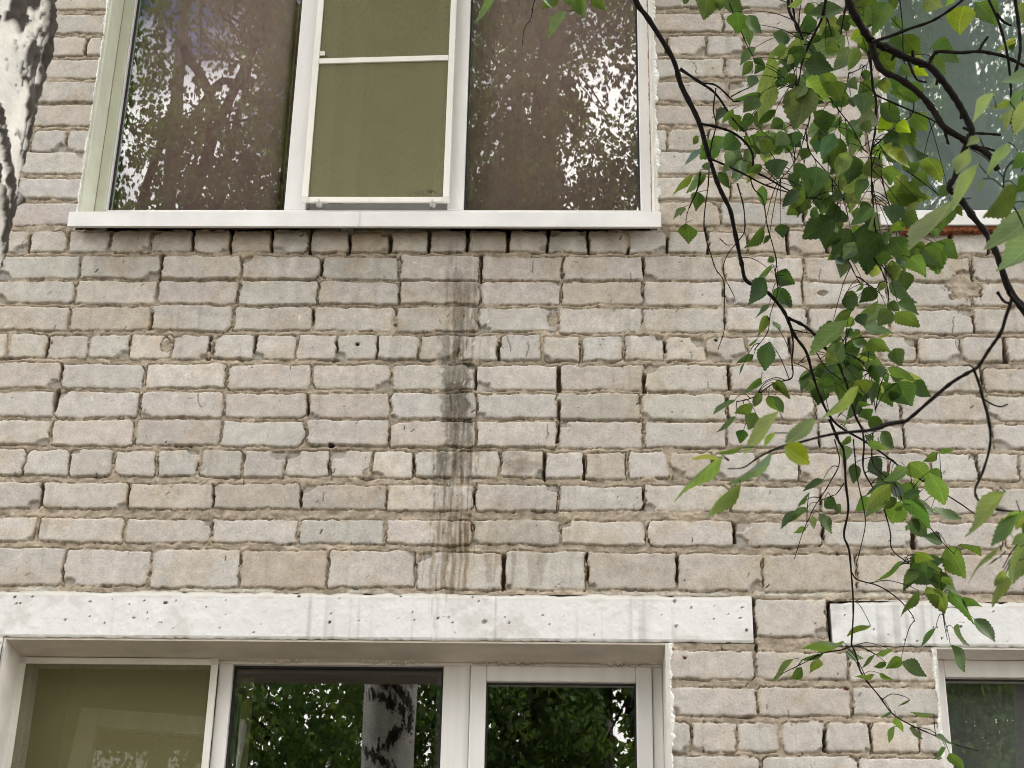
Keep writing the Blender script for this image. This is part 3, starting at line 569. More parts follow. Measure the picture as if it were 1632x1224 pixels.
def lower_left_window():
    W = empty('window'); W.parent = BLD; W['label'] = 'lower window with an insect screen, a clear pane and a white sash'
    zb, zt = 1.90, 3.256
    m = MB().box((-1.6325, .003, 1.86), (-1.6265, .33, 3.2605)); m.build('reveal', M_plaster, W)
    m = MB().box((.291, .003, 1.86), (.2995, .33, 3.2605)); m.build('reveal', M_plaster, W)
    m = MB().box((-1.6265, .006, 3.2565), (.291, .182, 3.2625)); m.build('soffit', M_soffit, W)
    m = MB(); m.box((-1.626, .18, zb), (-1.590, .245, 3.256)).box((-1.030, .18, zb), (-.988, .245, 3.2445)).box((-.359, .18, zb), (-.279, .245, 3.2445)).box((.260, .18, zb), (.2905, .245, 3.2445))
    m.box((-1.590, .1805, 3.2445), (.2905, .245, 3.256)).box((-1.590, .1805, zb), (.260, .245, zb+.04)); m.build('frame', M_pvc, W, .003)
    rough_bead2 = MB(); r = np.random.default_rng(8)
    V = []; F = []; n = 320
    for i in range(n+1):
        x = -1.62+(1.91)*i/n; d = .002+.007*r.random()**2*(1+math.sin(i*.11)); V += [(x, .166, 3.2568), (x, .172, 3.2568-d*.8), (x, .1795, 3.2568-d), (x, .1795, 3.2568)]
    for i in range(n): a = i*4; F += [(a+j, a+4+j, a+4+(j+1) % 4, a+(j+1) % 4) for j in range(4)]
    link_mesh('mortar_bead', V, F, M_soffit, W)
    MB().box((-.987, .205, zb+.04), (-.360, .211, 3.2443)).build('pane', M_glasslow, W)
    m = ring(MB(), -.9875, -.3595, zb+.041, 3.2444, .006, .198, .204); m.build('gasket', M_gasket, W)
    m = ring(MB(), -.9875, -.3595, zb+.041, 3.2444, .020, .212, .25); m.build('inner_bead', M_gasket, W)
    m = ring(MB(), -.2775, .2585, zb+.041, 3.242, .047, .168, .23); m.build('sash', M_pvc, W, .004)
    m = ring(MB(), -.2305, .2115, zb+.088, 3.195, .005, .184, .19); m.build('gasket', M_gasket, W)
    MB().box((-.2304, .192, zb+.0885), (.2114, .198, 3.1948)).build('pane', M_glasslow, W)
    # left: insect screen over a sash tilted open into the room
    m = ring(MB(), -1.628, -1.031, zb, 3.2755-.0215, .020, .160, .173, .02, .019); m.build('screen_frame', M_alu, W, .0015)
    MB().box((-1.6295, .1585, 3.2335), (-1.6065, .1598, 3.2555)).build('corner_piece', M_pvc2, W); MB().box((-1.0525, .1585, 3.2335), (-1.0295, .1598, 3.2555)).build('corner_piece', M_pvc2, W)
    MB().box((-1.609, .1662, zb+.018), (-1.050, .1670, 3.2360)).build('screen_net', M_net2, W)
    a = .085; rot = Matrix.Rotation(-a*1.4, 3, 'X') @ Matrix.Rotation(.07, 3, 'Y'); c = (-1.33, .27, 1.95)
    m = MB()
    for q in (((-1.575, .25, 1.95), (-1.515, .30, 3.165)), ((-1.12, .25, 1.95), (-1.062, .30, 3.165)), ((-1.515, .2505, 3.105), (-1.12, .2995, 3.165)), ((-1.515, .2505, 1.95), (-1.12, .2995, 2.01))): m.box(*q, rot, c)
    m.build('open_sash', M_pvc2, W, .003)
    m = MB(); m.box((-1.515, .27, 2.01), (-1.12, .276, 3.105), rot, c); m.build('pane', M_glasslow, W)
    MB().box((-1.60, .62, 1.9), (-1.0, .622, 3.6)).build('blind', M_olive, W)
    s = MB(); s.prism([(.182, 1.895), (.182, 1.89), (-.045, 1.80), (-.045, 1.76), (-.053, 1.76), (-.053, 1.806)], -1.64, .31); s.build('sill', M_sill, W, .0012)
    rough_bead('plaster_edge', .2995, 1.87, 3.25, M_paintedge, W, 1, .014, 25)
def lower_right_window():
    W = empty('window'); W.parent = BLD; W['label'] = 'lower window with a grey curtain beyond the narrow brick pier'
    MB().box((1.060, .003, 1.86), (1.066, .27, 3.2545)).build('reveal', M_plaster, W)
    MB().box((1.066, .006, 3.2505), (2.61, .102, 3.2565)).build('soffit', M_plaster, W)
    m = ring(MB(), 1.068, 2.61, 1.90, 3.250, .036, .10, .165, .04, .052); m.box((1.80, .10, 1.94), (1.88, .165, 3.198)); m.build('frame', M_pvc, W, .003)
    m = ring(MB(), 1.1045, 1.7995, 1.941, 3.1975, .004, .12, .126); m.build('gasket', M_gasket, W)
    for a, b in ((1.1045, 1.7998), (1.8802, 2.5735)): MB().box((a, .128, 1.9405), (b, .134, 3.1975)).build('pane', M_glass, W)
    MB().box((1.08, .21, 1.9), (2.60, .212, 3.26)).build('curtain', M_greyc, W)
    s = MB(); s.prism([(.101, 1.895), (.101, 1.89), (-.045, 1.80), (-.045, 1.76), (-.053, 1.76), (-.053, 1.806)], 1.03, 2.64); s.build('sill', M_sill, W, .0012)
    rough_bead('plaster_edge', 1.0605, 1.87, 3.25, M_paintedge, W, -1, .010, 35)
upper_left_window(); upper_right_window(); lower_left_window(); lower_right_window()

# ------------------------------------------------------------------ trees
def smooth_path(P, k=6):
    P = np.asarray(P, float)
    if len(P) < 3: 
        t = np.linspace(0, 1, k+1)[:, None]; return P[0]*(1-t)+P[-1]*t
    Q = np.vstack([2*P[0]-P[1], P, 2*P[-1]-P[-2]]); out = []
    for i in range(1, len(Q)-2):
        for t in np.arange(k)/k:
            a, b, c, d = Q[i-1], Q[i], Q[i+1], Q[i+2]
            out.append(.5*((2*b)+(c-a)*t+(2*a-5*b+4*c-d)*t*t+(3*b-a-3*c+d)*t**3))
    out.append(Q[-2]); return np.array(out)
def tube(P, r0, r1, sides=7, k=5, bump=.12, rng_=None, knots=True, radii=None):
    S_ = smooth_path(P, k); n = len(S_); t = np.linspace(0, 1, n)
    if radii is not None: R_ = np.interp(t, np.linspace(0, 1, len(radii)), radii)
    else: R_ = r0+(r1-r0)*t
    R_ = R_*(1+bump*(rng_.random(n)-.5)*2)
    if knots:
        for i in range(0, n, max(2, k-1)): R_[i] *= 1.22
    T = np.gradient(S_, axis=0); T /= np.linalg.norm(T, axis=1)[:, None]+1e-9
    ref = np.array([.3, .9, .1]); A = np.cross(T, ref); A /= np.linalg.norm(A, axis=1)[:, None]+1e-9; B_ = np.cross(T, A)
    an = np.linspace(0, 2*np.pi, sides, endpoint=False)
    V = S_[:, None, :]+R_[:, None, None]*(np.cos(an)[None, :, None]*A[:, None, :]+np.sin(an)[None, :, None]*B_[:, None, :])
    V = V.reshape(-1, 3); F = []
    i, j = np.meshgrid(np.arange(n-1), np.arange(sides), indexing='ij'); i, j = i.ravel(), j.ravel(); j2 = (j+1) % sides
    F = np.stack([i*sides+j, i*sides+j2, (i+1)*sides+j2, (i+1)*sides+j], 1)
    e = len(V); V = np.vstack([V, S_[-1]+T[-1]*R_[-1]]); 
    cap = np.stack([np.full(sides, (n-1)*sides)+np.arange(sides), (n-1)*sides+(np.arange(sides)+1) % sides, np.full(sides, e), np.full(sides, e)], 1)
    return V, F, S_
class Tubes:
    def __init__(s): s.V = []; s.F = []; s.n = 0; s.rng = np.random.default_rng(77)
    def add(s, P, r0, r1, **kw):
        V, F, S_ = tube(P, r0, r1, rng_=s.rng, **kw); s.V.append(V); s.F.append(F+s.n); s.n += len(V); return S_
    def build(s, name, m, parent): return link_mesh(name, np.vstack(s.V), np.vstack(s.F), m, parent, smooth=True)
# leaf template: serrated ovate-rhombic blade
LT_ = np.linspace(0, 1, 19)
def prof(t): return np.where(t < .34, np.sin(np.pi/2*np.clip(t/.34, 0, 1))**.75, np.clip((1-(t-.34)/.66), 0, 1)**.92*(1+.22*np.sin(np.pi*np.clip((t-.34)/.66, 0, 1))))
def leaf_template():
    V = []; UVs = []
    for i, t in enumerate(LT_):
        w = float(prof(t))*.40; tooth = .030 if (i % 2) else -.010
        if t < .12 or t > .97: tooth = 0
        for sx in (-1, -.5, 0, .5, 1):
            ww = w+(tooth if abs(sx) == 1 else 0); V.append((sx*max(ww, 0), t-(.012 if abs(sx) == 1 and i % 2 == 0 else 0)*0)); UVs.append((.5+.5*sx*w/.4, t))
    F = []
    for i in range(len(LT_)-1):
        for j in range(4): F.append((i*5+j, i*5+j+1, i*5+5+j+1, i*5+5+j))
    return np.array(V), np.array(F), np.array(UVs)
LVt, LFt, LUV = leaf_template()
class Leaves:
    def __init__(s, seed): s.V = []; s.F = []; s.U = []; s.C = []; s.n = 0; s.rng = np.random.default_rng(seed)
    def leaf(s, base, tip, widthdir_tilt, col, fold=.22, curl=None, wr=1.0, view=None):
        base, tip = np.asarray(base, float), np.asarray(tip, float); ax = tip-base; L = np.linalg.norm(ax); ax = ax/L
        v = view/np.linalg.norm(view); side = np.cross(ax, v); side /= np.linalg.norm(side); nrm = np.cross(side, ax)
        c, sn = math.cos(widthdir_tilt), math.sin(widthdir_tilt); sd_, nn = side*c+nrm*sn, -side*sn+nrm*c
        cr = s.rng.normal(.10, .08) if curl is None else curl
        x, t = LVt[:, 0]*wr*s.rng.uniform(.90, 1.10), LVt[:, 1]**s.rng.uniform(.82, 1.2); x = x*(1+.10*np.sin(LVt[:, 1]*s.rng.uniform(3, 9)+s.rng.uniform(0, 6)))*np.where(LVt[:, 0] > 0, s.rng.uniform(.88, 1.1), 1); tw = s.rng.normal(0, .25)
        bend = cr*np.sin(np.pi*t)*1.0; wob = .02*np.sin(7*t+s.rng.uniform(0, 6))*np.abs(x)/.4
        sw = s.rng.normal(0, .05)*np.sin(np.pi*t)
        z = -fold*np.abs(x)+bend*.6+wob+tw*x*(t-.3)
        P = base+L*(np.outer(t, ax)+np.outer(x+sw, sd_)+np.outer(z, nn))
        s.V.append(P); s.F.append(LFt+s.n); s.U.append(LUV); s.C.append(np.repeat([col], len(P), 0)); s.n += len(P)
    def build(s, name, m, parent):
        V, F, U, C_ = np.vstack(s.V), np.vstack(s.F), np.vstack(s.U), np.vstack(s.C); o = link_mesh(name, V, F, m, parent, smooth=True)
        uv = o.data.uv_layers.new(name='leaf'); uv.data.foreach_set('uv', U[F.ravel()].astype(np.float32).ravel()); color_attr(o.data, 'albedo', C_); return o
def at(x, y, d):
    """point d metres away along the line of sight through photo point (x,y)"""
    v = (x-816)*RV/FPX+(612-y)*UV/FPX+FV; return CAM+v*d

# --- the birch whose twigs hang across the wall
B2 = empty('birch_tree', (1.95, -2.4, 0)); B2.location = (0, 0, 0)
tag(B2, 'birch whose dark twigs and serrated green leaves hang over the right side of the wall', 'tree')
rt = np.random.default_rng(12)
FARD = 3.75
# polylines in photo points, (depth, start radius mm, end radius mm, points)
K = [
 (FARD, 6.2, 1.2, [(1005,-60),(1013,0),(1034,31),(1072,93),(1086,137),(1113,192),(1129,247),(1146,298),(1163,333),(1170,364),(1182,420),(1190,448),(1220,463),(1247,493),(1259,518),(1268,537),(1285,561),(1295,596),(1309,637),(1326,668),(1346,685),(1381,705),(1415,729),(1443,750),(1484,774),(1528,801),(1556,821)], 'A'),
 (FARD, 3.4, 1.6, [(1256,507),(1278,517),(1295,530),(1309,548),(1333,575),(1346,602),(1357,640),(1364,665),(1374,685),(1377,709),(1376,747),(1391,777)], 'A'),
 (FARD, 2.0, 1.0, [(1257,512),(1264,545),(1262,575),(1262,602),(1233,611),(1206,630),(1190,637),(1175,640)], 'A'),
 (FARD, 3.0, 1.6, [(1322,668),(1336,702),(1345,720),(1348,770),(1352,812),(1345,852),(1353,876),(1357,917),(1360,969),(1357,1027)], 'A'),
 (FARD, 1.5, .8, [(1357,1030),(1340,1036),(1312,1041),(1278,1058),(1243,1075)], 'A'),
 (FARD, 1.8, .9, [(1357,1027),(1364,1044),(1374,1075),(1401,1109),(1422,1137),(1449,1154),(1491,1173),(1518,1185),(1560,1197)], 'A'),
 (FARD, 1.6, .8, [(1357,912),(1367,924),(1401,934),(1432,955),(1453,979),(1458,991)], 'A'),
 (FARD, 1.4, .8, [(1360,700),(1366,760),(1376,807),(1379,838),(1370,879),(1364,903)], 'A'),
 (FARD, 1.8, .9, [(1391,777),(1405,800),(1410,814),(1419,849),(1422,876),(1449,898),(1470,910)], 'A'),
 (FARD, 1.5, .8, [(1391,690),(1392,740),(1425,770),(1440,800),(1460,812),(1480,838),(1504,866),(1521,883)], 'A'),
 (FARD, 1.4, .7, [(1330,700),(1338,737),(1322,770),(1310,790),(1298,808),(1290,825),(1279,850),(1266,891)], 'A'),
 (FARD, 1.2, .7, [(1345,770),(1333,787),(1318,793),(1305,800)], 'A'),
 (FARD, 1.2, .6, [(1500,955),(1503,980),(1506,1000),(1510,1020)], 'A'),
 (FARD, 1.2, .6, [(1449,898),(1436,900),(1420,915),(1399,925)], 'A'),
 (FARD, 3.6, 1.2, [(1084,110),(1117,132),(1141,150),(1165,185),(1185,210)], 'A'),
 (FARD, 2.2, 1.0, [(1117,132),(1141,136),(1165,157),(1172,162),(1195,157),(1213,150)], 'A'),
 (FARD, 1.6, 1.0, [(1165,154),(1182,145),(1200,137)], 'A'),
 (FARD, 3.2, 1.4, [(1115,197),(1141,202),(1165,210),(1185,224),(1199,244),(1202,271),(1222,283),(1237,292),(1262,306),(1278,312),(1310,318)], 'A'),
 (FARD, 2.4, 1.4, [(1132,253),(1158,264),(1185,277),(1220,295),(1261,308)], 'A'),
 (FARD, 1.5, .9, [(1141,140),(1137,175),(1141,200),(1132,240),(1129,292),(1122,360),(1135,412),(1142,431),(1154,451),(1154,503),(1154,527),(1144,558)], 'A'),
 (FARD, 1.5, .8, [(1195,280),(1201,300),(1216,319),(1223,360),(1237,412),(1236,434),(1240,462),(1228,500),(1223,530),(1202,558)], 'A'),
 (FARD, 1.6, .8, [(1175,292),(1185,329),(1187,365),(1180,380),(1160,405),(1153,434),(1171,474)], 'A'),
 (FARD, 1.0, .7, [(1147,380),(1158,390),(1168,390)], 'A'),
 (FARD, 2.4, 1.6, [(1116,275),(1112,300),(1098,332)], 'A'),
 (FARD, .8, .5, [(1098,332),(1094,345),(1093,352)], 'A'),
 (FARD, 1.3, .7, [(1160,0),(1175,35),(1192,75),(1200,90),(1205,110)], 'A'),
 (FARD, 1.0, .6, [(856,-10),(850,8),(846,30),(836,45),(832,72)], 'A'),
 # second limb, thick, from the top right
 (3.2, 8.0, 6.6, [(1335,-70),(1352,0),(1364,27),(1381,55),(1389,67)], 'B'),
 (3.2, 7.4, 5.6, [(1389,67),(1415,77),(1449,94),(1480,105),(1501,127),(1525,161),(1542,192),(1549,209),(1546,222)], 'B'),
 (3.2, 6.0, 5.4, [(1389,67),(1395,93),(1407,113),(1436,127),(1467,151),(1487,175),(1504,202),(1532,220),(1552,233),(1576,247),(1590,271)], 'B'),
 (3.2, 5.0, 6.6, [(1546,215),(1533,250),(1522,281),(1513,300),(1532,319),(1552,347),(1573,374),(1590,408),(1607,458),(1632,494),(1670,560)], 'B'),
 (3.2, 3.2, 2.2, [(1389,67),(1418,58),(1449,46),(1484,34),(1515,15),(1539,-5),(1570,-40)], 'B'),
 (3.2, 3.6, 2.8, [(1480,103),(1487,89),(1497,82),(1530,84),(1559,82),(1580,85),(1604,91),(1632,105),(1680,130)], 'B'),
 (3.2, 3.0, 2.0, [(1561,80),(1566,70),(1575,58)], 'B'),
 (3.2, 2.6, 1.6, [(1449,100),(1456,118),(1463,128),(1477,131)], 'B'),
 (3.2, 3.0, 2.4, [(1549,212),(1570,213),(1595,215)], 'B'), (3.2, 2.8, 2.2, [(1552,233),(1575,237),(1592,243)], 'B'),
 (3.2, 2.6, 2.0, [(1504,202),(1508,218),(1512,230)], 'B'),
 (FARD, 2.8, 1.2, [(1386,80),(1391,137),(1396,158),(1395,206),(1389,240),(1389,270),(1389,309)], 'B'),
 (FARD, 1.5, 1.0, [(1389,238),(1415,213),(1436,197),(1453,182),(1456,161),(1446,130),(1440,90),(1438,40),(1434,-5)], 'B'),
 (FARD, 2.2, 1.4, [(1396,152),(1401,154),(1449,175),(1475,186),(1494,196)], 'B'),
 (3.2, 2.6, 1.8, [(1566,-30),(1576,0),(1590,31),(1604,79),(1611,137),(1612,192),(1618,216)], 'B'),
 (3.2, 3.0, 2.0, [(1588,22),(1600,35),(1612,41)], 'B'),
 (3.2, 3.6, 2.6, [(1616,-20),(1618,0),(1624,45),(1626,82),(1618,118)], 'B'),
 (FARD, 3.6, 2.4, [(1254,-30),(1256,0),(1259,21),(1271,41),(1280,64)], 'C'),
 (FARD, 2.2, 1.4, [(1262,0),(1266,25),(1270,48),(1285,52),(1300,55)], 'C'),
 (FARD, 3.4, 2.0, [(1318,-20),(1316,0),(1309,31),(1292,65),(1282,90),(1277,104)], 'C'),
 (FARD, 2.2, 1.2, [(1312,20),(1320,35),(1326,57)], 'C'), (FARD, 2.4, 1.3, [(1352,-10),(1345,25),(1340,55)], 'C'),
 (FARD, 1.6, .9, [(1277,104),(1273,130),(1267,140),(1251,137)], 'C'),
 (FARD, 1.5, .8, [(1290,150),(1291,185),(1284,210),(1275,240),(1262,265),(1240,290)], 'C'),
 (FARD, 1.4, .8, [(1284,205),(1290,240),(1312,268),(1330,290),(1345,318)], 'C'),
 (FARD, 1.5, .8, [(1322,155),(1340,180),(1357,202),(1376,237),(1385,245)], 'C'),
 (FARD, 1.3, .7, [(1352,118),(1370,110),(1383,102)], 'C'),
 (FARD, 1.6, .8, [(1420,440),(1408,426),(1391,410),(1407,435),(1416,465),(1414,490)], 'C'),
 (FARD, 1.5, .8, [(1345,405),(1352,415),(1364,440),(1377,462)], 'C'), (FARD, 1.2, .7, [(1364,440),(1380,450),(1396,462),(1410,475)], 'C'),
 (FARD, 2.0, 1.0, [(1390,290),(1392,330),(1398,375),(1420,398)], 'C'),
 (FARD, 1.7, 1.0, [(1402,245),(1402,265),(1412,310),(1425,345)], 'C'), (FARD, 1.4, .9, [(1445,272),(1470,290),(1495,310)], 'C'),
 (FARD, 1.5, .8, [(1343,540),(1345,565),(1348,590)], 'A'), (FARD, 1.3, .8, [(1345,562),(1365,570),(1380,585),(1388,598)], 'A'),
 (FARD, 1.1, .7, [(1265,578),(1280,584),(1292,592)], 'A'), (FARD, 1.3, .8, [(1265,526),(1290,531),(1310,530),(1324,527)], 'A'),
 (FARD, 1.3, .7, [(1388,590),(1392,630),(1396,658)], 'A'), (FARD, 1.3, .8, [(1300,560),(1318,588),(1340,605)], 'A'),
]
KN = [  # nearer twigs, soft with distance to the focus
 (1.9, 4.2, 3.6, [(1660,520),(1632,494),(1618,480),(1607,466)]), (1.9, 2.8, 2.2, [(1590,466),(1600,480),(1611,484)]),
 (1.9, 3.0, 3.4, [(1612,470),(1611,482),(1603,505),(1595,530),(1576,558),(1560,583),(1552,589),(1518,609),(1484,637),(1453,664),(1440,672),(1415,675),(1391,685)]),
 (1.9, 3.6, 1.0, [(1440,672),(1415,677),(1391,685),(1340,690),(1312,695),(1278,704),(1244,712),(1209,729),(1185,745),(1160,747)]),
 (1.9, 2.6, 2.0, [(1552,589),(1560,610),(1566,633),(1576,671),(1578,709),(1566,753),(1554,781),(1563,801),(1590,812),(1640,816),(1690,810)]),
 (1.9, 1.7, 1.3, [(1566,635),(1583,645),(1596,648),(1606,644)]), (1.9, 1.8, 1.0, [(1554,589),(1545,582),(1535,583)]),
 (1.9, 1.5, .9, [(1700,700),(1660,780),(1632,850),(1612,880),(1598,905)]), (1.9, 1.6, 1.2, [(1660,240),(1610,260),(1600,300),(1622,340),(1640,380)]),
]
twigs = []; ntwigs = []
def jit(n, amp=.02):
    return np.cumsum(rt.normal(0, amp/3, n))
for d, r0, r1, pts, key in K:
    dd = d+jit(len(pts)); P = [at(x, y, q) for (x, y), q in zip(pts, dd)]
    if key == 'A' and pts[0][1] < -50: P = [at(960, -420, 3.7), at(990, -200, 3.72)]+P
    if key == 'B' and pts[0][1] < -60: P = [at(1275, -420, 3.15), at(1300, -220, 3.18)]+P
    tb_ = Tubes(); tb_.rng = np.random.default_rng(len(twigs)+500); S_ = tb_.add(P, r0*1e-3, r1*1e-3, sides=8 if r0 > 4 else 6, bump=.14)
    twigs.append([key, r0, tb_, Leaves(len(twigs)), np.array(S_)])
    if r0 < 4:                       # little buds and spur shoots
        for i in range(2, len(S_)-1, 5):
            if rt.random() < .5:
                o = rt.normal(0, 1, 3); o /= np.linalg.norm(o); tb_.add([S_[i], S_[i]+o*.006+np.array([0, 0, -.003])], .0009, .0005, sides=5, k=2)
    elif r0 > 7:
        for i in range(3, len(S_)-1, 4):
            if rt.random() < .6:
                o = rt.normal(0, 1, 3); o /= np.linalg.norm(o); tb_.add([S_[i], S_[i]+o*.018], .0040, .0022, sides=6, k=2)
for d, r0, r1, pts in KN:
    dd = d+jit(len(pts), .012); tb_ = Tubes(); S_ = tb_.add([at(x, y, q) for (x, y), q in zip(pts, dd)], r0*1e-3*.62, r1*1e-3*.62, sides=8, bump=.12)
    ntwigs.append(['N', r0, tb_, Leaves(len(ntwigs)+200), np.array(S_)])

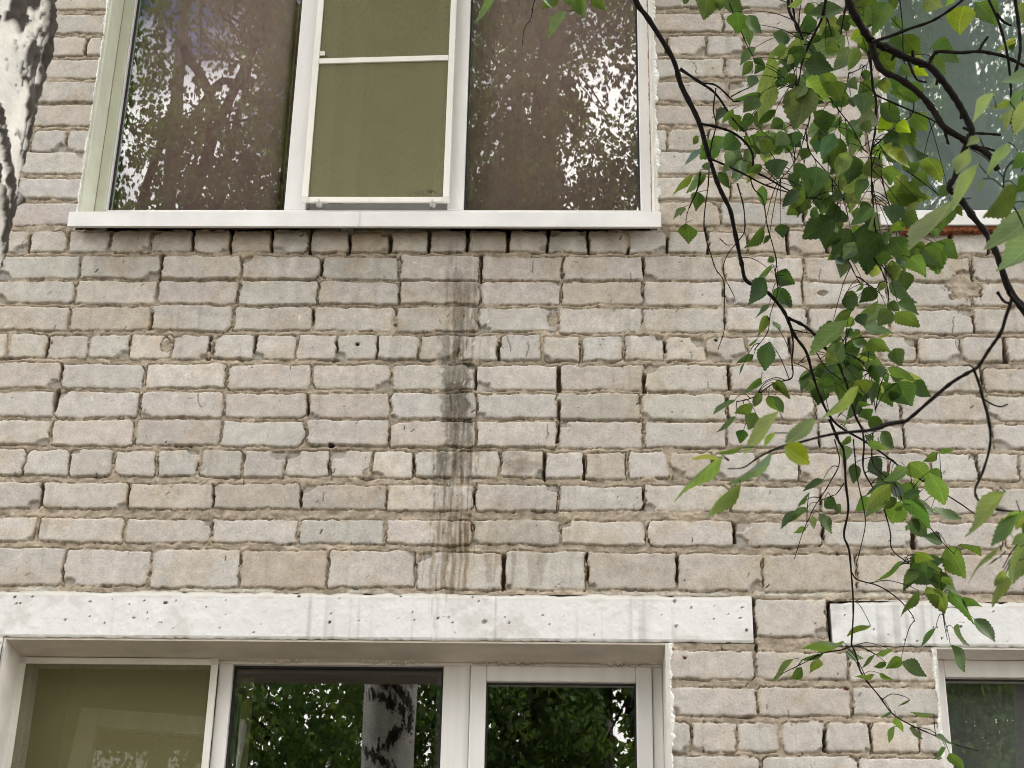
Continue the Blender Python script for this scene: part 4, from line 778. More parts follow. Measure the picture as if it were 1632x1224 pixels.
# leaves: (origin x, origin y, zoom, key, [(base x, base y, tip x, tip y, width, tone)])
G, D_, L_, Y_, T_ = (.048, .088, .026), (.026, .054, .019), (.092, .135, .052), (.150, .225, .020), (.066, .110, .084)  # light and yellow tones carry backlight through the blades in their albedo
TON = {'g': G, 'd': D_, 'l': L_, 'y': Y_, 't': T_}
LEAF = [
(1072,0,5.829,'C',[(130,-20,100,45,60,'g'),(330,-60,285,180,170,'g'),(500,-60,640,130,160,'g'),(590,110,610,275,180,'g'),(450,-20,440,90,90,'g'),(705,140,820,310,100,'g'),(700,225,715,430,100,'g'),(770,440,635,600,80,'g'),(745,570,650,700,90,'g'),(770,700,715,810,90,'t'),
 (1095,360,925,330,100,'d'),(1050,430,890,500,110,'g'),(1240,350,940,620,120,'l'),(960,550,770,880,130,'l'),(930,740,800,1130,190,'l'),(1190,790,1120,1210,290,'l'),(1240,740,1490,930,150,'y'),(1600,340,1260,530,230,'l'),(1210,600,1480,660,160,'d'),(1400,680,1530,860,150,'g'),(1340,200,1190,250,130,'d'),(1580,80,1260,140,120,'g'),(1200,0,1070,65,60,'l'),(1640,430,1510,640,140,'t'),
 (780,900,650,1050,140,'g'),(820,870,570,920,80,'g'),(500,1000,400,1130,90,'d'),(560,1010,460,1140,60,'g'),(740,1060,640,1200,100,'d'),(960,1020,780,1140,80,'g'),(1020,1130,900,1200,120,'g'),(1440,1110,1300,1050,120,'d'),(1530,1060,1400,1240,90,'l'),(1150,700,1040,760,90,'g'),(1280,900,1400,960,90,'d'),(1620,780,1520,850,120,'g'),(850,590,760,690,80,'d'),(1380,340,1290,400,80,'g'),(1050,620,1000,780,100,'g'),(1470,760,1570,920,150,'g'),(1600,900,1480,980,80,'d'),(760,540,860,600,70,'d'),(1100,500,1060,600,70,'l'),(1100,560,1000,700,80,'g'),(700,1120,620,1220,80,'d'),(1250,30,1330,150,110,'g'),(1420,60,1340,180,100,'g')]),
(1352,0,5.829,'B',[(130,340,0,380,130,'y'),(60,30,130,170,150,'g'),(230,-40,200,50,120,'g'),(370,20,240,320,190,'g'),(430,-20,400,100,100,'g'),(1080,50,1025,330,210,'y'),(1180,20,1350,250,200,'g'),(720,-30,830,95,180,'l'),(1000,-30,900,60,60,'y'),(1600,20,1640,230,120,'l'),(780,420,1040,565,190,'g'),(760,520,890,690,150,'g'),(520,320,700,470,200,'g'),(400,330,500,470,120,'g'),(300,480,450,650,200,'g'),(560,480,700,560,120,'l'),(490,600,560,720,120,'g'),(610,620,740,700,110,'y'),(700,840,400,850,190,'g'),(340,720,350,860,110,'l'),(100,450,0,650,130,'l'),(230,720,260,830,60,'l'),(0,750,60,850,120,'d'),(130,860,100,1080,200,'g'),(200,880,210,1020,150,'g'),(240,1050,50,1190,200,'l'),(390,1080,280,1230,140,'y'),(450,1150,560,1240,120,'y'),(300,960,480,1130,180,'d'),(580,1060,760,1190,190,'g'),(150,1130,180,1240,120,'g'),(1560,370,1390,480,60,'l'),(1530,370,1520,480,80,'g'),(200,60,150,250,110,'g'),(60,900,30,1010,120,'d')]),
(1072,210,5.829,'C',[(240,40,190,120,50,'g'),(270,160,120,310,50,'t'),(480,50,350,180,110,'g'),(600,60,460,180,170,'g'),(620,160,520,320,170,'t'),(640,260,590,460,110,'t'),(700,240,560,420,150,'g'),(300,290,330,360,80,'g'),(190,400,0,590,60,'g'),(260,350,130,560,60,'t'),(300,390,250,510,50,'g'),(240,560,210,740,120,'g'),(420,380,530,510,100,'d'),(470,330,520,360,90,'g'),(100,700,0,820,50,'g'),(120,850,155,1030,120,'g'),(830,310,700,380,80,'g'),(970,250,960,455,200,'d'),(740,60,680,110,90,'g'),(760,20,900,90,110,'g'),(1060,20,940,140,150,'g'),(1000,100,840,250,110,'l'),(1090,80,1060,190,100,'g'),(850,900,660,1080,90,'g'),(1000,860,1015,990,110,'g'),(900,960,845,1040,50,'g'),(940,1165,880,1210,60,'g'),(1180,550,1030,690,100,'d'),(1200,640,1060,770,120,'g'),(1250,630,1220,720,110,'g'),(1330,320,1260,600,200,'g'),(1220,300,1130,440,120,'g'),(1400,400,1430,610,140,'g'),(1330,20,1380,170,130,'g'),(1500,10,1390,240,100,'t'),(1460,200,1390,300,80,'g'),(1560,60,1480,330,190,'g'),(1640,190,1530,410,150,'l'),(1250,150,1200,260,90,'g'),(1500,800,1210,990,230,'d'),(1560,700,1400,780,150,'d'),(1500,920,1400,1090,160,'g'),(1650,900,1460,1180,230,'d'),(1590,1160,1510,1230,110,'t'),(1560,430,1650,570,150,'g'),(1280,740,1350,790,80,'g'),(1180,0,1130,130,110,'g'),(1260,700,1230,800,30,'g'),(1160,730,1160,800,35,'g'),(1430,600,1350,690,90,'d'),(1560,560,1480,650,100,'d'),(1340,700,1280,780,60,'g'),(900,60,850,170,120,'g'),(1000,0,1030,90,120,'g')]),
(1352,210,5.829,'B',[(165,320,20,750,170,'l'),(60,220,0,480,150,'d'),(60,60,0,290,80,'l'),(450,0,620,135,160,'g'),(340,20,470,140,130,'d'),(310,140,580,325,120,'y'),(230,130,320,230,110,'g'),(510,150,740,220,120,'d'),(560,230,640,380,160,'d'),(700,240,870,460,170,'g'),(620,380,720,500,140,'g'),(310,350,490,400,90,'g'),(420,390,490,460,100,'l'),(350,560,735,620,230,'g'),(660,655,430,780,45,'l'),(270,740,150,1040,90,'l'),(430,670,380,860,180,'d'),(520,750,650,900,170,'g'),(510,830,390,920,110,'y'),(230,700,30,860,130,'g'),(210,870,10,980,120,'d'),(390,920,230,1140,90,'t'),(300,960,60,1200,250,'d'),(390,980,540,1200,200,'g'),(640,1020,530,1190,140,'g'),(250,1170,410,1170,100,'g'),(640,1020,710,1100,70,'g'),(700,1080,870,1240,170,'g'),(820,1020,1000,1180,160,'g'),(790,900,810,990,90,'g'),(1000,690,1060,780,80,'g'),(920,510,820,600,90,'g'),(960,690,850,930,150,'g'),(60,1020,-40,1180,130,'t'),(560,1180,640,1224,110,'g'),(180,440,80,620,120,'d'),(280,250,210,330,90,'g')]),
(1240,400,5.829,'C',[(-30,230,160,300,150,'d'),(-40,360,120,520,140,'d'),(580,50,575,245,120,'t'),(560,-30,465,80,90,'g'),(690,-40,690,125,160,'t'),(810,-60,810,220,220,'d'),(960,-10,1000,110,150,'g'),(1060,85,1100,295,150,'g'),(1140,-60,1170,105,200,'g'),(1230,60,1355,245,150,'g'),(1430,-90,1500,205,200,'g'),(1560,-60,1650,65,130,'g'),(790,290,720,378,20,'g'),(990,285,930,370,80,'l'),(920,370,755,480,150,'d'),(1030,300,1285,480,130,'g'),(930,460,730,605,60,'l'),(1000,510,790,670,110,'l'),(1060,560,920,695,150,'l'),(1030,480,1110,560,100,'g'),(1110,480,1315,590,130,'g'),(1090,570,1315,700,130,'g'),(700,540,515,655,90,'g'),(510,660,380,750,80,'g')]),
(1240,400,5.829,'A',[(650,640,310,960,160,'l'),(600,840,460,1060,150,'g'),(740,590,790,700,110,'d'),(780,680,1045,760,110,'g'),(690,720,640,800,80,'d'),(680,780,870,870,130,'g'),(860,810,1065,930,120,'g'),(1040,760,930,805,25,'l'),(760,950,930,1080,150,'d'),(640,1010,800,1110,110,'d'),(850,1020,870,1130,110,'t'),(600,1100,770,1180,120,'g'),(370,1070,200,1235,60,'g'),(520,1170,380,1240,100,'g'),(1000,1080,880,1170,90,'t'),(1020,1080,1260,1210,80,'g'),(850,915,890,920,50,'g'),(760,1150,660,1240,60,'l'),(700,620,620,700,90,'g'),(560,760,500,860,90,'g')]),
(1240,600,5.829,'A',[(-20,30,105,205,80,'g'),(-20,180,45,335,70,'g'),(280,0,222,155,60,'d'),(510,20,375,100,120,'g'),(510,60,430,155,100,'g'),(850,100,690,240,140,'d'),(960,50,1050,275,170,'g'),(1110,40,1215,265,210,'g'),(1255,40,1412,182,130,'g'),(740,245,885,262,50,'g'),(780,280,645,350,100,'d'),(790,300,870,410,130,'g'),(840,380,965,480,120,'g'),(960,510,1075,662,110,'g'),(830,610,1015,685,70,'g'),(850,540,830,610,80,'g'),(650,400,608,470,20,'l'),(605,330,545,390,10,'g'),(675,560,570,655,55,'g'),(620,640,622,785,110,'t'),(700,810,700,990,120,'d'),(860,750,965,945,130,'d'),(1000,990,815,1115,50,'d'),(1200,850,1000,970,100,'l'),(1140,860,1030,950,60,'t'),(1215,800,1400,955,160,'g'),(1400,890,1545,1185,170,'g'),(1370,900,1480,1000,160,'g'),(1480,700,1350,785,60,'g'),(1500,690,1635,690,40,'g'),(1040,1000,815,1225,140,'l'),(1130,1010,1060,1110,110,'t'),(420,960,238,1065,70,'d'),(290,1080,178,1200,25,'g'),(430,1150,550,1235,100,'d'),(1320,1060,1160,1135,70,'g'),(1260,1120,1400,1240,70,'g'),(720,140,640,240,90,'d'),(880,60,800,160,120,'d')]),
(1352,720,5.829,'A',[(350,400,250,565,90,'l'),(280,480,160,605,70,'g'),(450,430,325,530,100,'g'),(500,510,400,545,60,'g'),(500,440,740,705,120,'g'),(590,600,715,790,150,'g'),(610,440,790,575,70,'g'),(770,530,1035,618,55,'g'),(565,680,535,735,40,'l'),(870,850,685,785,90,'g'),(920,880,1070,1160,180,'g'),(960,890,1065,1000,110,'g'),(1050,855,1250,975,65,'g'),(620,930,800,1005,90,'g'),(700,980,590,1130,160,'d'),(740,1020,900,1125,60,'d'),(640,1100,520,1240,110,'g'),(870,1090,640,1230,170,'d'),(870,1160,970,1240,70,'g'),(505,1018,265,1197,16,'g')]),
(1072,804,2.914,'A',[(570,30,505,112,30,'d'),(625,15,520,88,28,'g'),(680,40,732,132,42,'g'),(650,55,655,112,32,'l'),(622,108,563,132,24,'g'),(760,0,772,38,40,'g'),(1180,255,1245,372,80,'d'),(1160,290,1075,400,70,'d'),(1145,400,1058,518,35,'g'),(1180,380,1262,508,80,'g'),(1250,340,1345,440,60,'g'),(1285,400,1395,553,50,'g'),(1345,430,1438,475,38,'g'),(1400,530,1477,628,55,'g'),(1222,575,1153,658,22,'g'),(1303,575,1387,662,34,'g'),(1290,650,1347,773,34,'g'),(920,563,818,615,25,'g'),(795,640,690,662,20,'g'),(780,652,610,670,18,'g'),(700,690,595,722,22,'g'),(680,718,640,788,36,'g'),(562,718,465,825,20,'g'),(600,757,548,808,42,'g'),(800,685,885,715,40,'g'),(940,697,880,757,14,'g'),(1022,680,938,692,22,'g'),(992,735,935,755,28,'g'),(1062,712,993,762,48,'g'),(1060,735,1175,795,55,'g'),(960,783,1025,812,24,'g'),(935,790,855,803,20,'g'),(1035,990,1072,1058,34,'g'),(1030,1030,1003,1103,24,'g'),(1020,970,968,992,14,'g'),(1100,1040,1165,1092,28,'g'),(1212,972,1108,966,9,'g'),(1102,905,1048,942,7,'g'),(1220,1078,1303,1112,24,'g'),(1268,1130,1218,1188,22,'g'),(1285,1155,1352,1236,48,'g'),(1210,300,1130,350,70,'d')]),
(1072,400,2.914,'A',[(465,60,393,132,24,'l'),(472,105,562,152,58,'d'),(430,125,358,247,72,'d'),(500,185,547,262,58,'d'),(450,248,383,312,24,'g'),(440,300,398,388,48,'g'),(465,328,497,372,20,'g'),(395,405,348,442,11,'g'),(450,420,430,553,78,'d'),(377,482,297,522,34,'d'),(332,520,308,575,10,'g'),(412,592,348,642,34,'g'),(400,628,318,662,24,'g'),(460,610,543,682,34,'g'),(445,672,512,748,50,'g'),(415,660,382,722,38,'g'),(290,690,187,757,24,'g'),(370,708,292,752,44,'g'),(385,750,350,828,58,'g'),(295,770,208,842,24,'g'),(330,830,312,892,50,'g')]),
(540,0,2.914,'C',[(725,-10,630,100,34,'g'),(1010,-40,945,40,70,'g'),(1115,-15,1140,82,66,'g'),(1055,50,978,182,52,'g'),(1190,-30,1240,48,60,'g'),(940,-60,990,42,60,'g'),(1060,-30,1090,30,50,'g')]),
]
NEAR = [
(1072,400,2.914,[(495,742,330,945,66,'l'),(232,948,5,1172,66,'l'),(315,1080,155,1232,56,'l'),(462,930,250,1085,22,'t'),(240,962,88,966,13,'l'),(472,845,418,912,28,'y'),(330,912,200,942,24,'g')]),
(1240,600,5.829,[(750,90,375,405,130,'l'),(345,380,60,620,150,'l'),(60,650,300,820,210,'y')]),
(1352,210,5.829,[(960,640,505,1120,150,'l'),(1210,300,960,740,110,'l'),(1120,150,1000,395,120,'l'),(1215,50,1095,135,80,'l'),(1480,100,1250,440,120,'l'),(1570,520,1225,805,190,'g'),(1760,720,1230,1110,260,'l'),(1800,900,1390,1300,270,'l'),(1660,200,1530,340,140,'g'),(1250,440,1180,560,50,'t'),(1700,420,1560,560,160,'g')]),
(1352,0,5.829,[(1340,860,1155,1140,105,'l'),(1500,940,1340,1015,70,'l'),(1620,840,1490,1050,90,'g'),(1700,680,1430,760,120,'l'),(1700,900,1540,1260,210,'l'),(1510,1000,1440,1224,70,'l'),(1480,1060,1400,1120,60,'l')]),
(1352,720,5.829,[(1460,370,1085,805,110,'l'),(1600,570,1330,880,120,'g'),(1650,760,1510,870,110,'l'),(1640,860,1490,1220,190,'l'),(1450,1100,1340,1250,90,'l'),(1410,870,1120,1235,16,'l'),(1640,560,1420,700,90,'l'),(1700,660,1620,800,120,'g'),(1400,985,1290,1060,20,'g')]),
(1072,804,2.914,[(1545,325,1488,482,60,'l'),(1640,250,1570,390,80,'l'),(1660,20,1600,120,70,'l')]),
]
def place(tw_, x0, y0, s, L, depth, link=True):
    for bx, by, tx, ty, w, tn in L:
        b2, t2 = (x0+bx/s, y0+by/s), (x0+tx/s, y0+ty/s); ln = math.hypot(t2[0]-b2[0], t2[1]-b2[1]); ww = w/s*(1.04 if depth > 3 else .92); k_ = 1.04 if depth > 3 else 1.0; t2 = (b2[0]+(t2[0]-b2[0])*k_, b2[1]+(t2[1]-b2[1])*k_); ln *= k_
        d = depth+rt.normal(0, .10 if depth > 3 else .06); asp = ww/max(ln, 1)
        # true proportions: width about .8 of length; a narrower outline means a turned blade, a wider one a foreshortened blade
        true = .80*.94; k = min(asp/true, 1.); tilt = math.acos(max(min(k, 1), .06))*(1 if rt.random() < .5 else -1)
        b_, t_ = at(*b2, d), at(*t2, d)
        if asp > true: 
            L3 = np.linalg.norm(t_-b_)*asp/true; ex = math.sqrt(max(L3**2-np.linalg.norm(t_-b_)**2, 0)); t_ = t_+FV*ex*(-1 if rt.random() < .6 else 1)
        else: t_ = t_+FV*np.linalg.norm(t_-b_)*rt.normal(0, .18)
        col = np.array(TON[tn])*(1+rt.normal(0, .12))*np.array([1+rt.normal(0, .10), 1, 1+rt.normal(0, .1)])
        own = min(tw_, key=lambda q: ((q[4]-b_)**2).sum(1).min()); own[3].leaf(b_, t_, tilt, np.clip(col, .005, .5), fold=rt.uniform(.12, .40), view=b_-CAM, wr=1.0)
        dq = np.linalg.norm(own[4]-b_, axis=1); ok_ = np.flatnonzero(dq <= dq.min()*1.25+.02); q = own[4][rt.choice(ok_)]; gap = np.linalg.norm(q-b_)   # petiole back to the nearest twig
        if gap < .05: own[2].add([q, (q+b_)/2+np.array([0, 0, .006])*(gap > .02), b_], .0007, .0006, sides=5, k=3, knots=False)
        elif link and gap < .15:          # short shoot, then the petiole
            own[2].add([q, q+(b_-q)*.35+np.array([0, 0, .012]), q+(b_-q)*.75+np.array([0, 0, .008]), b_], .0011, .0006, sides=5, k=3, knots=False)
        else: own[2].add([b_+(q-b_)/gap*.02, b_], .0007, .0006, sides=5, k=3, knots=False)
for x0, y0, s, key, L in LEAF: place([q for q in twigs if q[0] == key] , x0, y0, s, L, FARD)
# leaves further inside the spray, behind the ones above
FILL = [(1290,150,70,60,15),(1230,215,60,40,12),(1330,240,70,60,15),(1400,120,50,60,7),(1400,230,60,50,8),(1360,330,70,40,14),(1290,290,50,40,7),(1410,400,55,30,10),(1360,560,50,50,18),(1330,600,40,30,10),(1400,610,50,30,10),(1340,470,20,15,2),(1430,780,45,35,8),(1270,90,40,50,8),(1330,50,60,40,12),(1400,30,40,30,6),(1470,910,25,30,5)]
for cx_, cy_, sx_, sy_, n_ in FILL:
    Lf = []
    for _ in range(n_):
        bx, by = cx_+rt.normal(0, sx_*.55), cy_+rt.normal(0, sy_*.55); an = math.radians(rt.choice([125, 75])+rt.normal(0, 32)); ln_ = rt.uniform(20, 38)
        Lf.append((bx, by, bx+ln_*math.cos(an), by+ln_*math.sin(an), ln_*rt.uniform(.4, .95), rt.choice(['g', 'g', 'd', 'd', 't', 'l'], p=[.3, .2, .2, .14, .06, .10])))
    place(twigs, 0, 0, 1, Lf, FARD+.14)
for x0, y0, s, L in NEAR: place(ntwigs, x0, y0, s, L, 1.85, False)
TP = np.array([2.0, -2.3]); 
# trunk of this tree, right of the picture, and the limbs that carry the hanging branches
tb = Tubes(); tb.add([(2.05, -2.35, -.1), (2.02, -2.33, 2.5), (2.08, -2.3, 5), (2.0, -2.25, 7.5), (2.1, -2.3, 10), (2.05, -2.3, 12.5)], .16, .05, sides=20, k=8, knots=False, bump=.05); tb.build('trunk', M_darkbark, B2)
for P, r0, r1 in (([(2.03,-2.27,6.6),(1.5,-2.2,6.6),tuple(at(1240,-620,3.1)),tuple(at(1275,-420,3.15))], .030, .0082), ([(2.05,-2.27,7.2),(1.3,-2.2,7.1),(.6,-2.0,6.6),tuple(at(960,-420,3.7))], .03, .0063),
    ([(2.04,-2.3,4.4),(1.75,-2.6,4.3),tuple(at(1760,480,2.3)),tuple(at(1660,520,1.9))], .02, .0028), ([(2.04,-2.3,4.9),(1.7,-2.3,4.75),tuple(at(1780,640,3.3)),tuple(at(1670,560,3.2))], .03, .009)):
    lb = Tubes(); lb.add(P, r0, r1, sides=10, k=5); lb.build('limb', M_twig, B2)
for key, r0, tb_, lv, S_ in twigs+ntwigs:
    br_ = tb_.build('branch' if r0 >= 3 else 'twig', M_twig, B2)
    if lv.n: lv.build('foliage', M_leaf, br_)
    if key == 'N' and lv.n > 500: br_['label'] = 'nearer branch with large soft pale leaves'

# --- simple leaf cloud for crowns: four-cornered folded leaves hung in drooping sprays
def crown(name, parent, blobs, n, size, seed, gaps=(), droop=.5, col=(.040, .085, .022), clump=26):
    r = np.random.default_rng(seed); w = np.array([b[3]*b[4]*b[5] for b in blobs]); w = w/w.sum(); nc = n//clump
    bi = r.choice(len(blobs), nc, p=w); Bl = np.array([b[:6] for b in blobs])[bi]
    q = r.normal(0, 1, (nc, 3)); q /= np.linalg.norm(q, axis=1)[:, None]; q *= (r.random((nc, 1))**.45)
    cc = Bl[:, :3]+q*Bl[:, 3:6]
    out = q*np.array([1, 1, .2]); 
    tcl = r.random((nc, clump, 1)); ln = r.uniform(.25, .9, (nc, 1, 1))
    sway = r.normal(0, .25, (nc, 1, 3))*np.array([1, 1, 0])
    P = cc[:, None, :]+tcl*ln*(np.array([0, 0, -1.])*droop+sway*.8+out[:, None, :]*.3)+r.normal(0, .065, (nc, clump, 3))
    P = P.reshape(-1, 3)
    k = np.ones(len(P), bool)
    for gx, gz, rx, rz in gaps:
        d = ((P[:, 0]-gx)/rx)**2+((P[:, 2]-gz)/rz)**2+r.normal(0, .18, len(P)); k &= (d > 1)
    P = P[k]; n2 = len(P); ax = r.normal(0, .55, (n2, 3))+np.array([0, 0, -.9]); ax /= np.linalg.norm(ax, axis=1)[:, None]
    sdv = np.cross(ax, r.normal(0, 1, (n2, 3))); sdv /= np.linalg.norm(sdv, axis=1)[:, None]; nr = np.cross(ax, sdv); s = size*r.uniform(.7, 1.25, (n2, 1))
    V = np.stack([P, P+ax*s*.38+sdv*s*.40+nr*s*.08, P+ax*s, P+ax*s*.38-sdv*s*.40+nr*s*.08], 1).reshape(-1, 3)
    i = np.arange(n2)*4; F = np.stack([i, i+1, i+2, i+3], 1)
    c = np.array(col)*(1+r.normal(0, .22, (n2, 1)))*np.array([1, 1, 1])*(1+r.normal(0, .08, (n2, 3))); c = np.repeat(np.clip(c, .008, .4), 4, 0)
    o = link_mesh(name, V, F, M_leaf2, parent); color_attr(o.data, 'albedo', c); return o
def limbs(parent, base, top, targets, r, seed):
    T = Tubes(); T.rng = np.random.default_rng(seed); rr = np.random.default_rng(seed); base, top = np.array(base, float), np.array(top, float)
    for t_ in targets:
        f = rr.uniform(.3, .85); st_ = base+(top-base)*f; t_ = np.array(t_, float); mid = (st_+t_)/2+rr.normal(0, .25, 3)+np.array([0, 0, .3])
        T.add([st_, mid, t_], r*(1-f*.6), r*.18, sides=7, k=6)
        for _ in range(5):
            a = mid+(t_-mid)*rr.random(); T.add([a, a+rr.normal(0, .4, 3)+np.array([0, 0, .1]), a+rr.normal(0, .7, 3)-np.array([0, 0, .5])], r*.22, r*.05, sides=5, k=4)
    return T.build('limb', M_twig, parent)
# crown of the hanging-twig birch (above and right of the picture)
crown('crown', B2, [(2.1,-2.6,9.3,1.9,1.5,2.1),(1.0,-2.6,8.6,1.2,1.2,1.3),(3.2,-2.4,8.2,1.4,1.3,1.6),(2.4,-2.6,11.5,1.3,1.2,1.5),(3.0,-3.4,6.6,1.0,1.0,1.2),(3.4,-1.9,7.0,1.8,1.1,.8),(2.2,-1.9,6.6,1.0,.9,.5)], 33000, .048, 61)  # unseen low clumps on the sun side, added to shade the hanging leaves
limbs(B2, (2.05,-2.3,5.2), (2.1,-2.3,11.5), [(1.0,-2.6,8.6),(3.2,-2.4,8.2),(2.4,-3,11.5),(1.4,-3,9.8),(3.0,-3.4,6.9),(2.9,-2.0,10)], .05, 62)

# --- white-barked birch at the left edge
B1 = empty('birch_tree', (0, 0, 0)); tag(B1, 'birch with a thick white and black barked trunk at the left edge', 'tree')
def birch_trunk(parent, cx, cy, seed):
    zz_ = np.concatenate([np.arange(0, 2.2, .03), np.arange(2.2, 4.7, .0045), np.arange(4.7, 13, .05)]); th = np.linspace(-math.pi, math.pi, 181)[:-1]
    zr = zz_; TH, Z_ = np.meshgrid(th, zr)
    n1 = noise(th, zr, .25, .18, seed); n2 = noise(th, zr, .05, .012, seed+1); n3 = noise(th, zr, .35, .03, seed+2); n4 = noise(th, zr, .6, .6, seed+3); n5 = noise(th, zr, .10, .05, seed+4); n6 = .5*noise(th, zr, .06, .022, seed+8)+.5*noise(th, zr, .035, .008, seed+18)
    n7 = noise(th, zr, .18, .006, seed+9)
    # the seam at +-180 degrees faces away from the camera and the wall
    R_ = np.interp(Z_, [0, .25, 1, 2.6, 3.05, 4.5, 9, 13], [.20, .155, .130, .114, .127, .128, .085, .03])*(1+.05*(n4-.5)+.012*(n1-.5))
    dark = np.zeros_like(TH); D2 = math.pi/180
    slant = Z_+.035*np.sin(TH*2.2+.4)
    # black rough patches: (angle deg, height, angular half width, height half width, tilt)
    for a, z, aw, zw, tl in ((8,3.14,34,.12,0),(20,3.05,22,.09,0),(-14,3.165,26,.022,.0),(-26,3.088,17,.010,.06),(8,3.04,8,.05,0),(16,2.97,5,.05,0),(-14,2.896,20,.010,-.16),(-4,2.868,26,.014,-.14),(-8,2.832,26,.014,-.10),(14,2.845,14,.022,0),(14,2.79,10,.03,0),
                             (95,4.08,50,.030,.06),(60,4.12,26,.035,.10),(75,3.90,46,.040,-.12),(108,3.80,34,.030,.08),(118,4.19,30,.030,.10),(60,4.24,26,.022,0),(70,3.66,30,.03,.1),(120,3.55,40,.05,-.1),(90,4.45,50,.06,.1),(-60,3.6,40,.04,.1),(-100,2.9,35,.05,0),(-40,4.2,30,.05,0),(-60,2.3,50,.07,.1),(-90,1.7,60,.08,0),(-30,1.2,50,.1,.1),(-120,4.5,40,.06,0)):
        da = (TH-a*D2+.10*(n1-.5)+math.pi) % (2*math.pi)-math.pi
        d = np.sqrt((da/(aw*D2))**2+((Z_-z-tl*da)/zw)**2)+(n5-.5)*1.3+(n6-.5)*1.5+(n2-.5)*.5; dark = np.maximum(dark, sstep(1.08, .85, d))
    base = sstep(1.0, .2, Z_+(n1-.5)*.7); dark = np.maximum(dark, base*sstep(.3, .5, n5))
    lent = sstep(.66, .76, n7*.65+n3*.35)*sstep(.5, .62, n1)*.75; crack = sstep(.80, .88, n2*.55+n3*.45)*.5
    col = np.array([.60, .585, .55])*(1+.35*(n4[..., None]-.5)+.16*(n3[..., None]-.5)+.22*(n1[..., None]-.5)); warm = sstep(.5, .8, n5)[..., None]*.25; col = col*(1-warm*np.array([.05, .12, .25]))
    dk = np.clip(np.maximum(np.maximum(dark, lent), crack), 0, 1)[..., None]; col = col*(1-dk)+np.array([.030, .024, .02])*dk*(1+1.2*(n6[..., None]-.3))
    R_ = R_+dark*(.003+.009*(n6-.35)+.005*(n2-.5))-lent*.001+.0012*(n3-.5)
    R_ += .009*np.exp(-(((TH-.25)/.35)**2+((Z_-3.12)/.05)**2))*(.4+n6); kn = np.exp(-(((TH-.42)/.07)**2+((Z_-2.873)/.010)**2)); R_ += kn*.016; kc = np.clip(kn*1.6, 0, 1)[..., None]; col = col*(1-kc)+np.array([.03, .025, .02])*kc
    X = cx+R_*np.cos(TH)+.02*np.sin(Z_*.9-3.0)*0; Y = cy+R_*np.sin(TH)
    V = np.stack([X, Y, Z_-.05], -1).reshape(-1, 3); V[:, 2] += .05; nz_, nt_ = TH.shape; idx = np.arange(nz_*nt_).reshape(nz_, nt_)
    F = np.stack([idx[:-1], np.roll(idx, -1, 1)[:-1], np.roll(idx, -1, 1)[1:], idx[1:]], -1).reshape(-1, 4)
    o = link_mesh('trunk', V, F, M_bark, parent, smooth=True); color_attr(o.data, 'albedo', np.clip(col, .01, .85).reshape(-1, 3)); return o
birch_trunk(B1, -.84, -3.0, 300)
crown('crown', B1, [(-1.0,-3.4,9.6,1.9,1.7,1.9),(-2.3,-3.3,8.6,1.3,1.3,1.3),(.0,-3.5,10.6,1.5,1.5,1.8),(-1.0,-3.2,12.3,1.4,1.3,1.4),(.9,-3.0,7.6,1.1,1.1,.9),(-.4,-3.6,7.4,1.3,1.1,.7)], 34000, .046, 71, gaps=[(-2.25,7.95,.50,.50),(.28,7.9,.22,.38),(-2.3,7.15,.3,.12)])
limbs(B1, (-.84,-3,6.2), (-.84,-3,12.8), [(-2.3,-3.3,8.8),(0.1,-3.5,10.3),(-1.0,-3.2,12.3),(-1.6,-3.8,9.8),(-.2,-2.9,8.6),(-2.0,-3.5,10.8)], .045, 72)

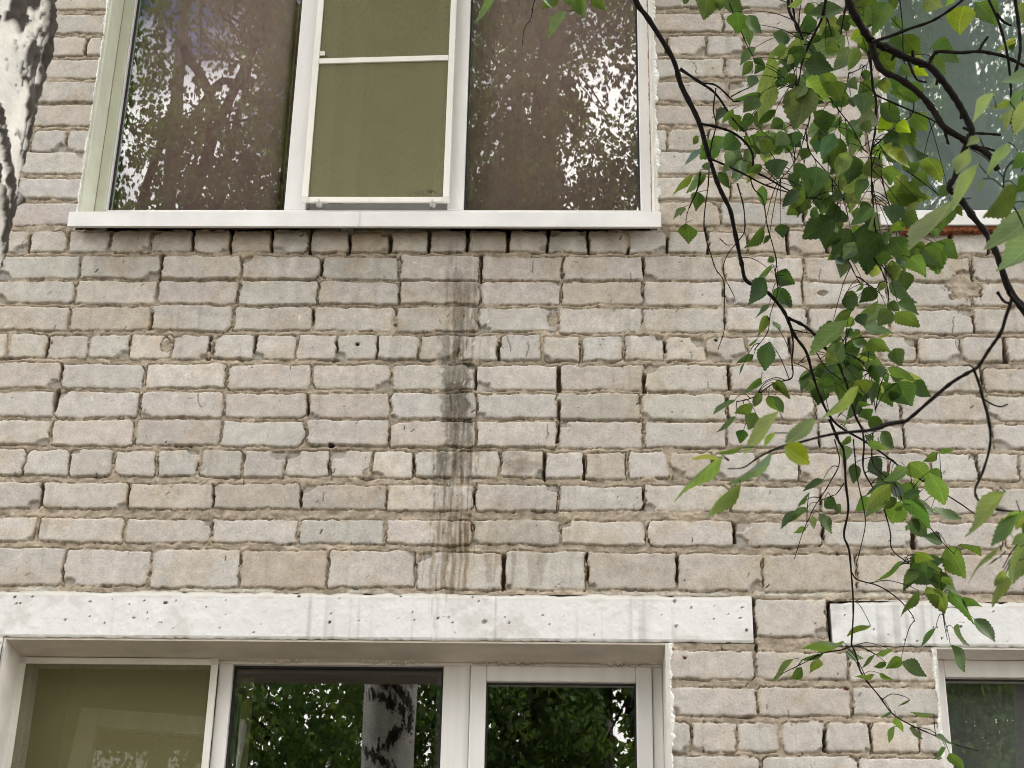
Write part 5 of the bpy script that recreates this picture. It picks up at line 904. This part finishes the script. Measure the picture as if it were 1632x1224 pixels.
# --- the trees across the yard that the panes mirror
def yard_tree(label, cx, cy, h, seed, blobs, n, gaps, r=.17, lean=(0, 0), size=.072, col=(.042, .088, .022)):
    T = empty('yard_tree', (0, 0, 0)); tag(T, label, 'tree', 'trees mirrored in the window panes')
    tb = Tubes(); tb.add([(cx, cy, -.1), (cx+.1, cy, h*.3), (cx+lean[0]*.5, cy+lean[1]*.5, h*.6), (cx+lean[0], cy+lean[1], h)], r, r*.25, sides=14, k=8, knots=False, bump=.05); tb.build('trunk', M_darkbark, T)
    crown('crown', T, blobs, n, size, seed, gaps, col=(.088, .150, .042))
    limbs(T, (cx, cy, h*.25), (cx+lean[0], cy+lean[1], h), [b[:3] for b in blobs]+[(b[0]+.8, b[1]-.3, b[2]+1) for b in blobs], r*.5, seed+1)
gapsL = [(-4.95,14.75,.55,.65),(-4.2,14.6,.50,.75),(-5.2,13.75,.30,.25),(-4.9,12.85,.30,.16),(-5.25,13.15,.2,.2),(.62,14.6,.42,.62),(.15,14.1,.22,.22),(.75,12.85,.22,.14),(-.75,13.7,.10,.22),(.35,15.4,.4,.3),(4.8,14.7,.35,.7),(4.4,13.7,.3,.4),(.4,15.4,.4,.3),(-4.6,15.6,.5,.3)]
yard_tree('leafy tree mirrored in the brown pane left of the upper insect screen', -4.2, -12.3, 17, 81, [(-4.3,-12.4,13.2,2.2,1.6,2.6),(-2.6,-12.7,13.4,1.2,1.4,2.6),(-5.4,-12.8,8.5,2.3,1.6,2.6),(-3.4,-12.6,6.3,2.4,1.6,2.4),(-3.8,-12.6,16.6,1.9,1.4,2.2)], 120000, gapsL, .22, (-.6, 0))
yard_tree('leafy tree mirrored in the brown pane right of the upper insect screen', -.4, -12.8, 18, 85, [(-.6,-12.8,13.4,2.1,1.6,2.6),(.2,-12.9,8.6,2.4,1.6,2.6),(-.3,-12.6,6.0,2.6,1.6,2.4),(-.4,-12.8,17.3,1.9,1.4,1.9)], 130000, gapsL+[(.55,6.6,.18,.55),(-2.2,6.5,.18,.4),(-2.6,6.9,.12,.25)], .2, (.3, 0))
yard_tree('leafy tree mirrored in the panes of both right-hand windows', 3.7, -12.2, 17, 89, [(3.9,-12.4,13.0,2.3,1.6,3.0),(3.6,-12.6,8.4,2.3,1.6,2.6),(3.9,-12.6,6.0,2.3,1.6,2.4),(4.0,-12.4,16.8,1.8,1.4,1.8)], 100000, gapsL, .2, (.5, 0))
yard_tree('tall leafy tree across the yard behind the mirrored ones', 8.2, -13.4, 16, 93, [(8.2,-13.4,11,2.8,2,4.5),(7.5,-13.2,6,2.6,2,2.6)], 15000, [], .2, (0, 0), .10)
yard_tree('tall leafy tree across the yard behind the mirrored ones', -9.0, -13.5, 16, 97, [(-9,-13.5,11,2.8,2,4.5),(-8.5,-13.2,6,2.6,2,2.6)], 15000, [], .2, (0, 0), .10)
yard_tree('tall leafy tree across the yard behind the mirrored ones', .6, -19.5, 15, 98, [(0,-19.5,5,6.5,2,4.5),(-5,-20,6,4.5,2,4.5),(6,-20,6,4.5,2,4.5)], 60000, [(.95,9.6,.35,.9),(-3.5,9.3,.30,.8),(-2.9,9.9,.2,.3),(4.6,9.8,.3,.5)], .2, (0, 0), .17)
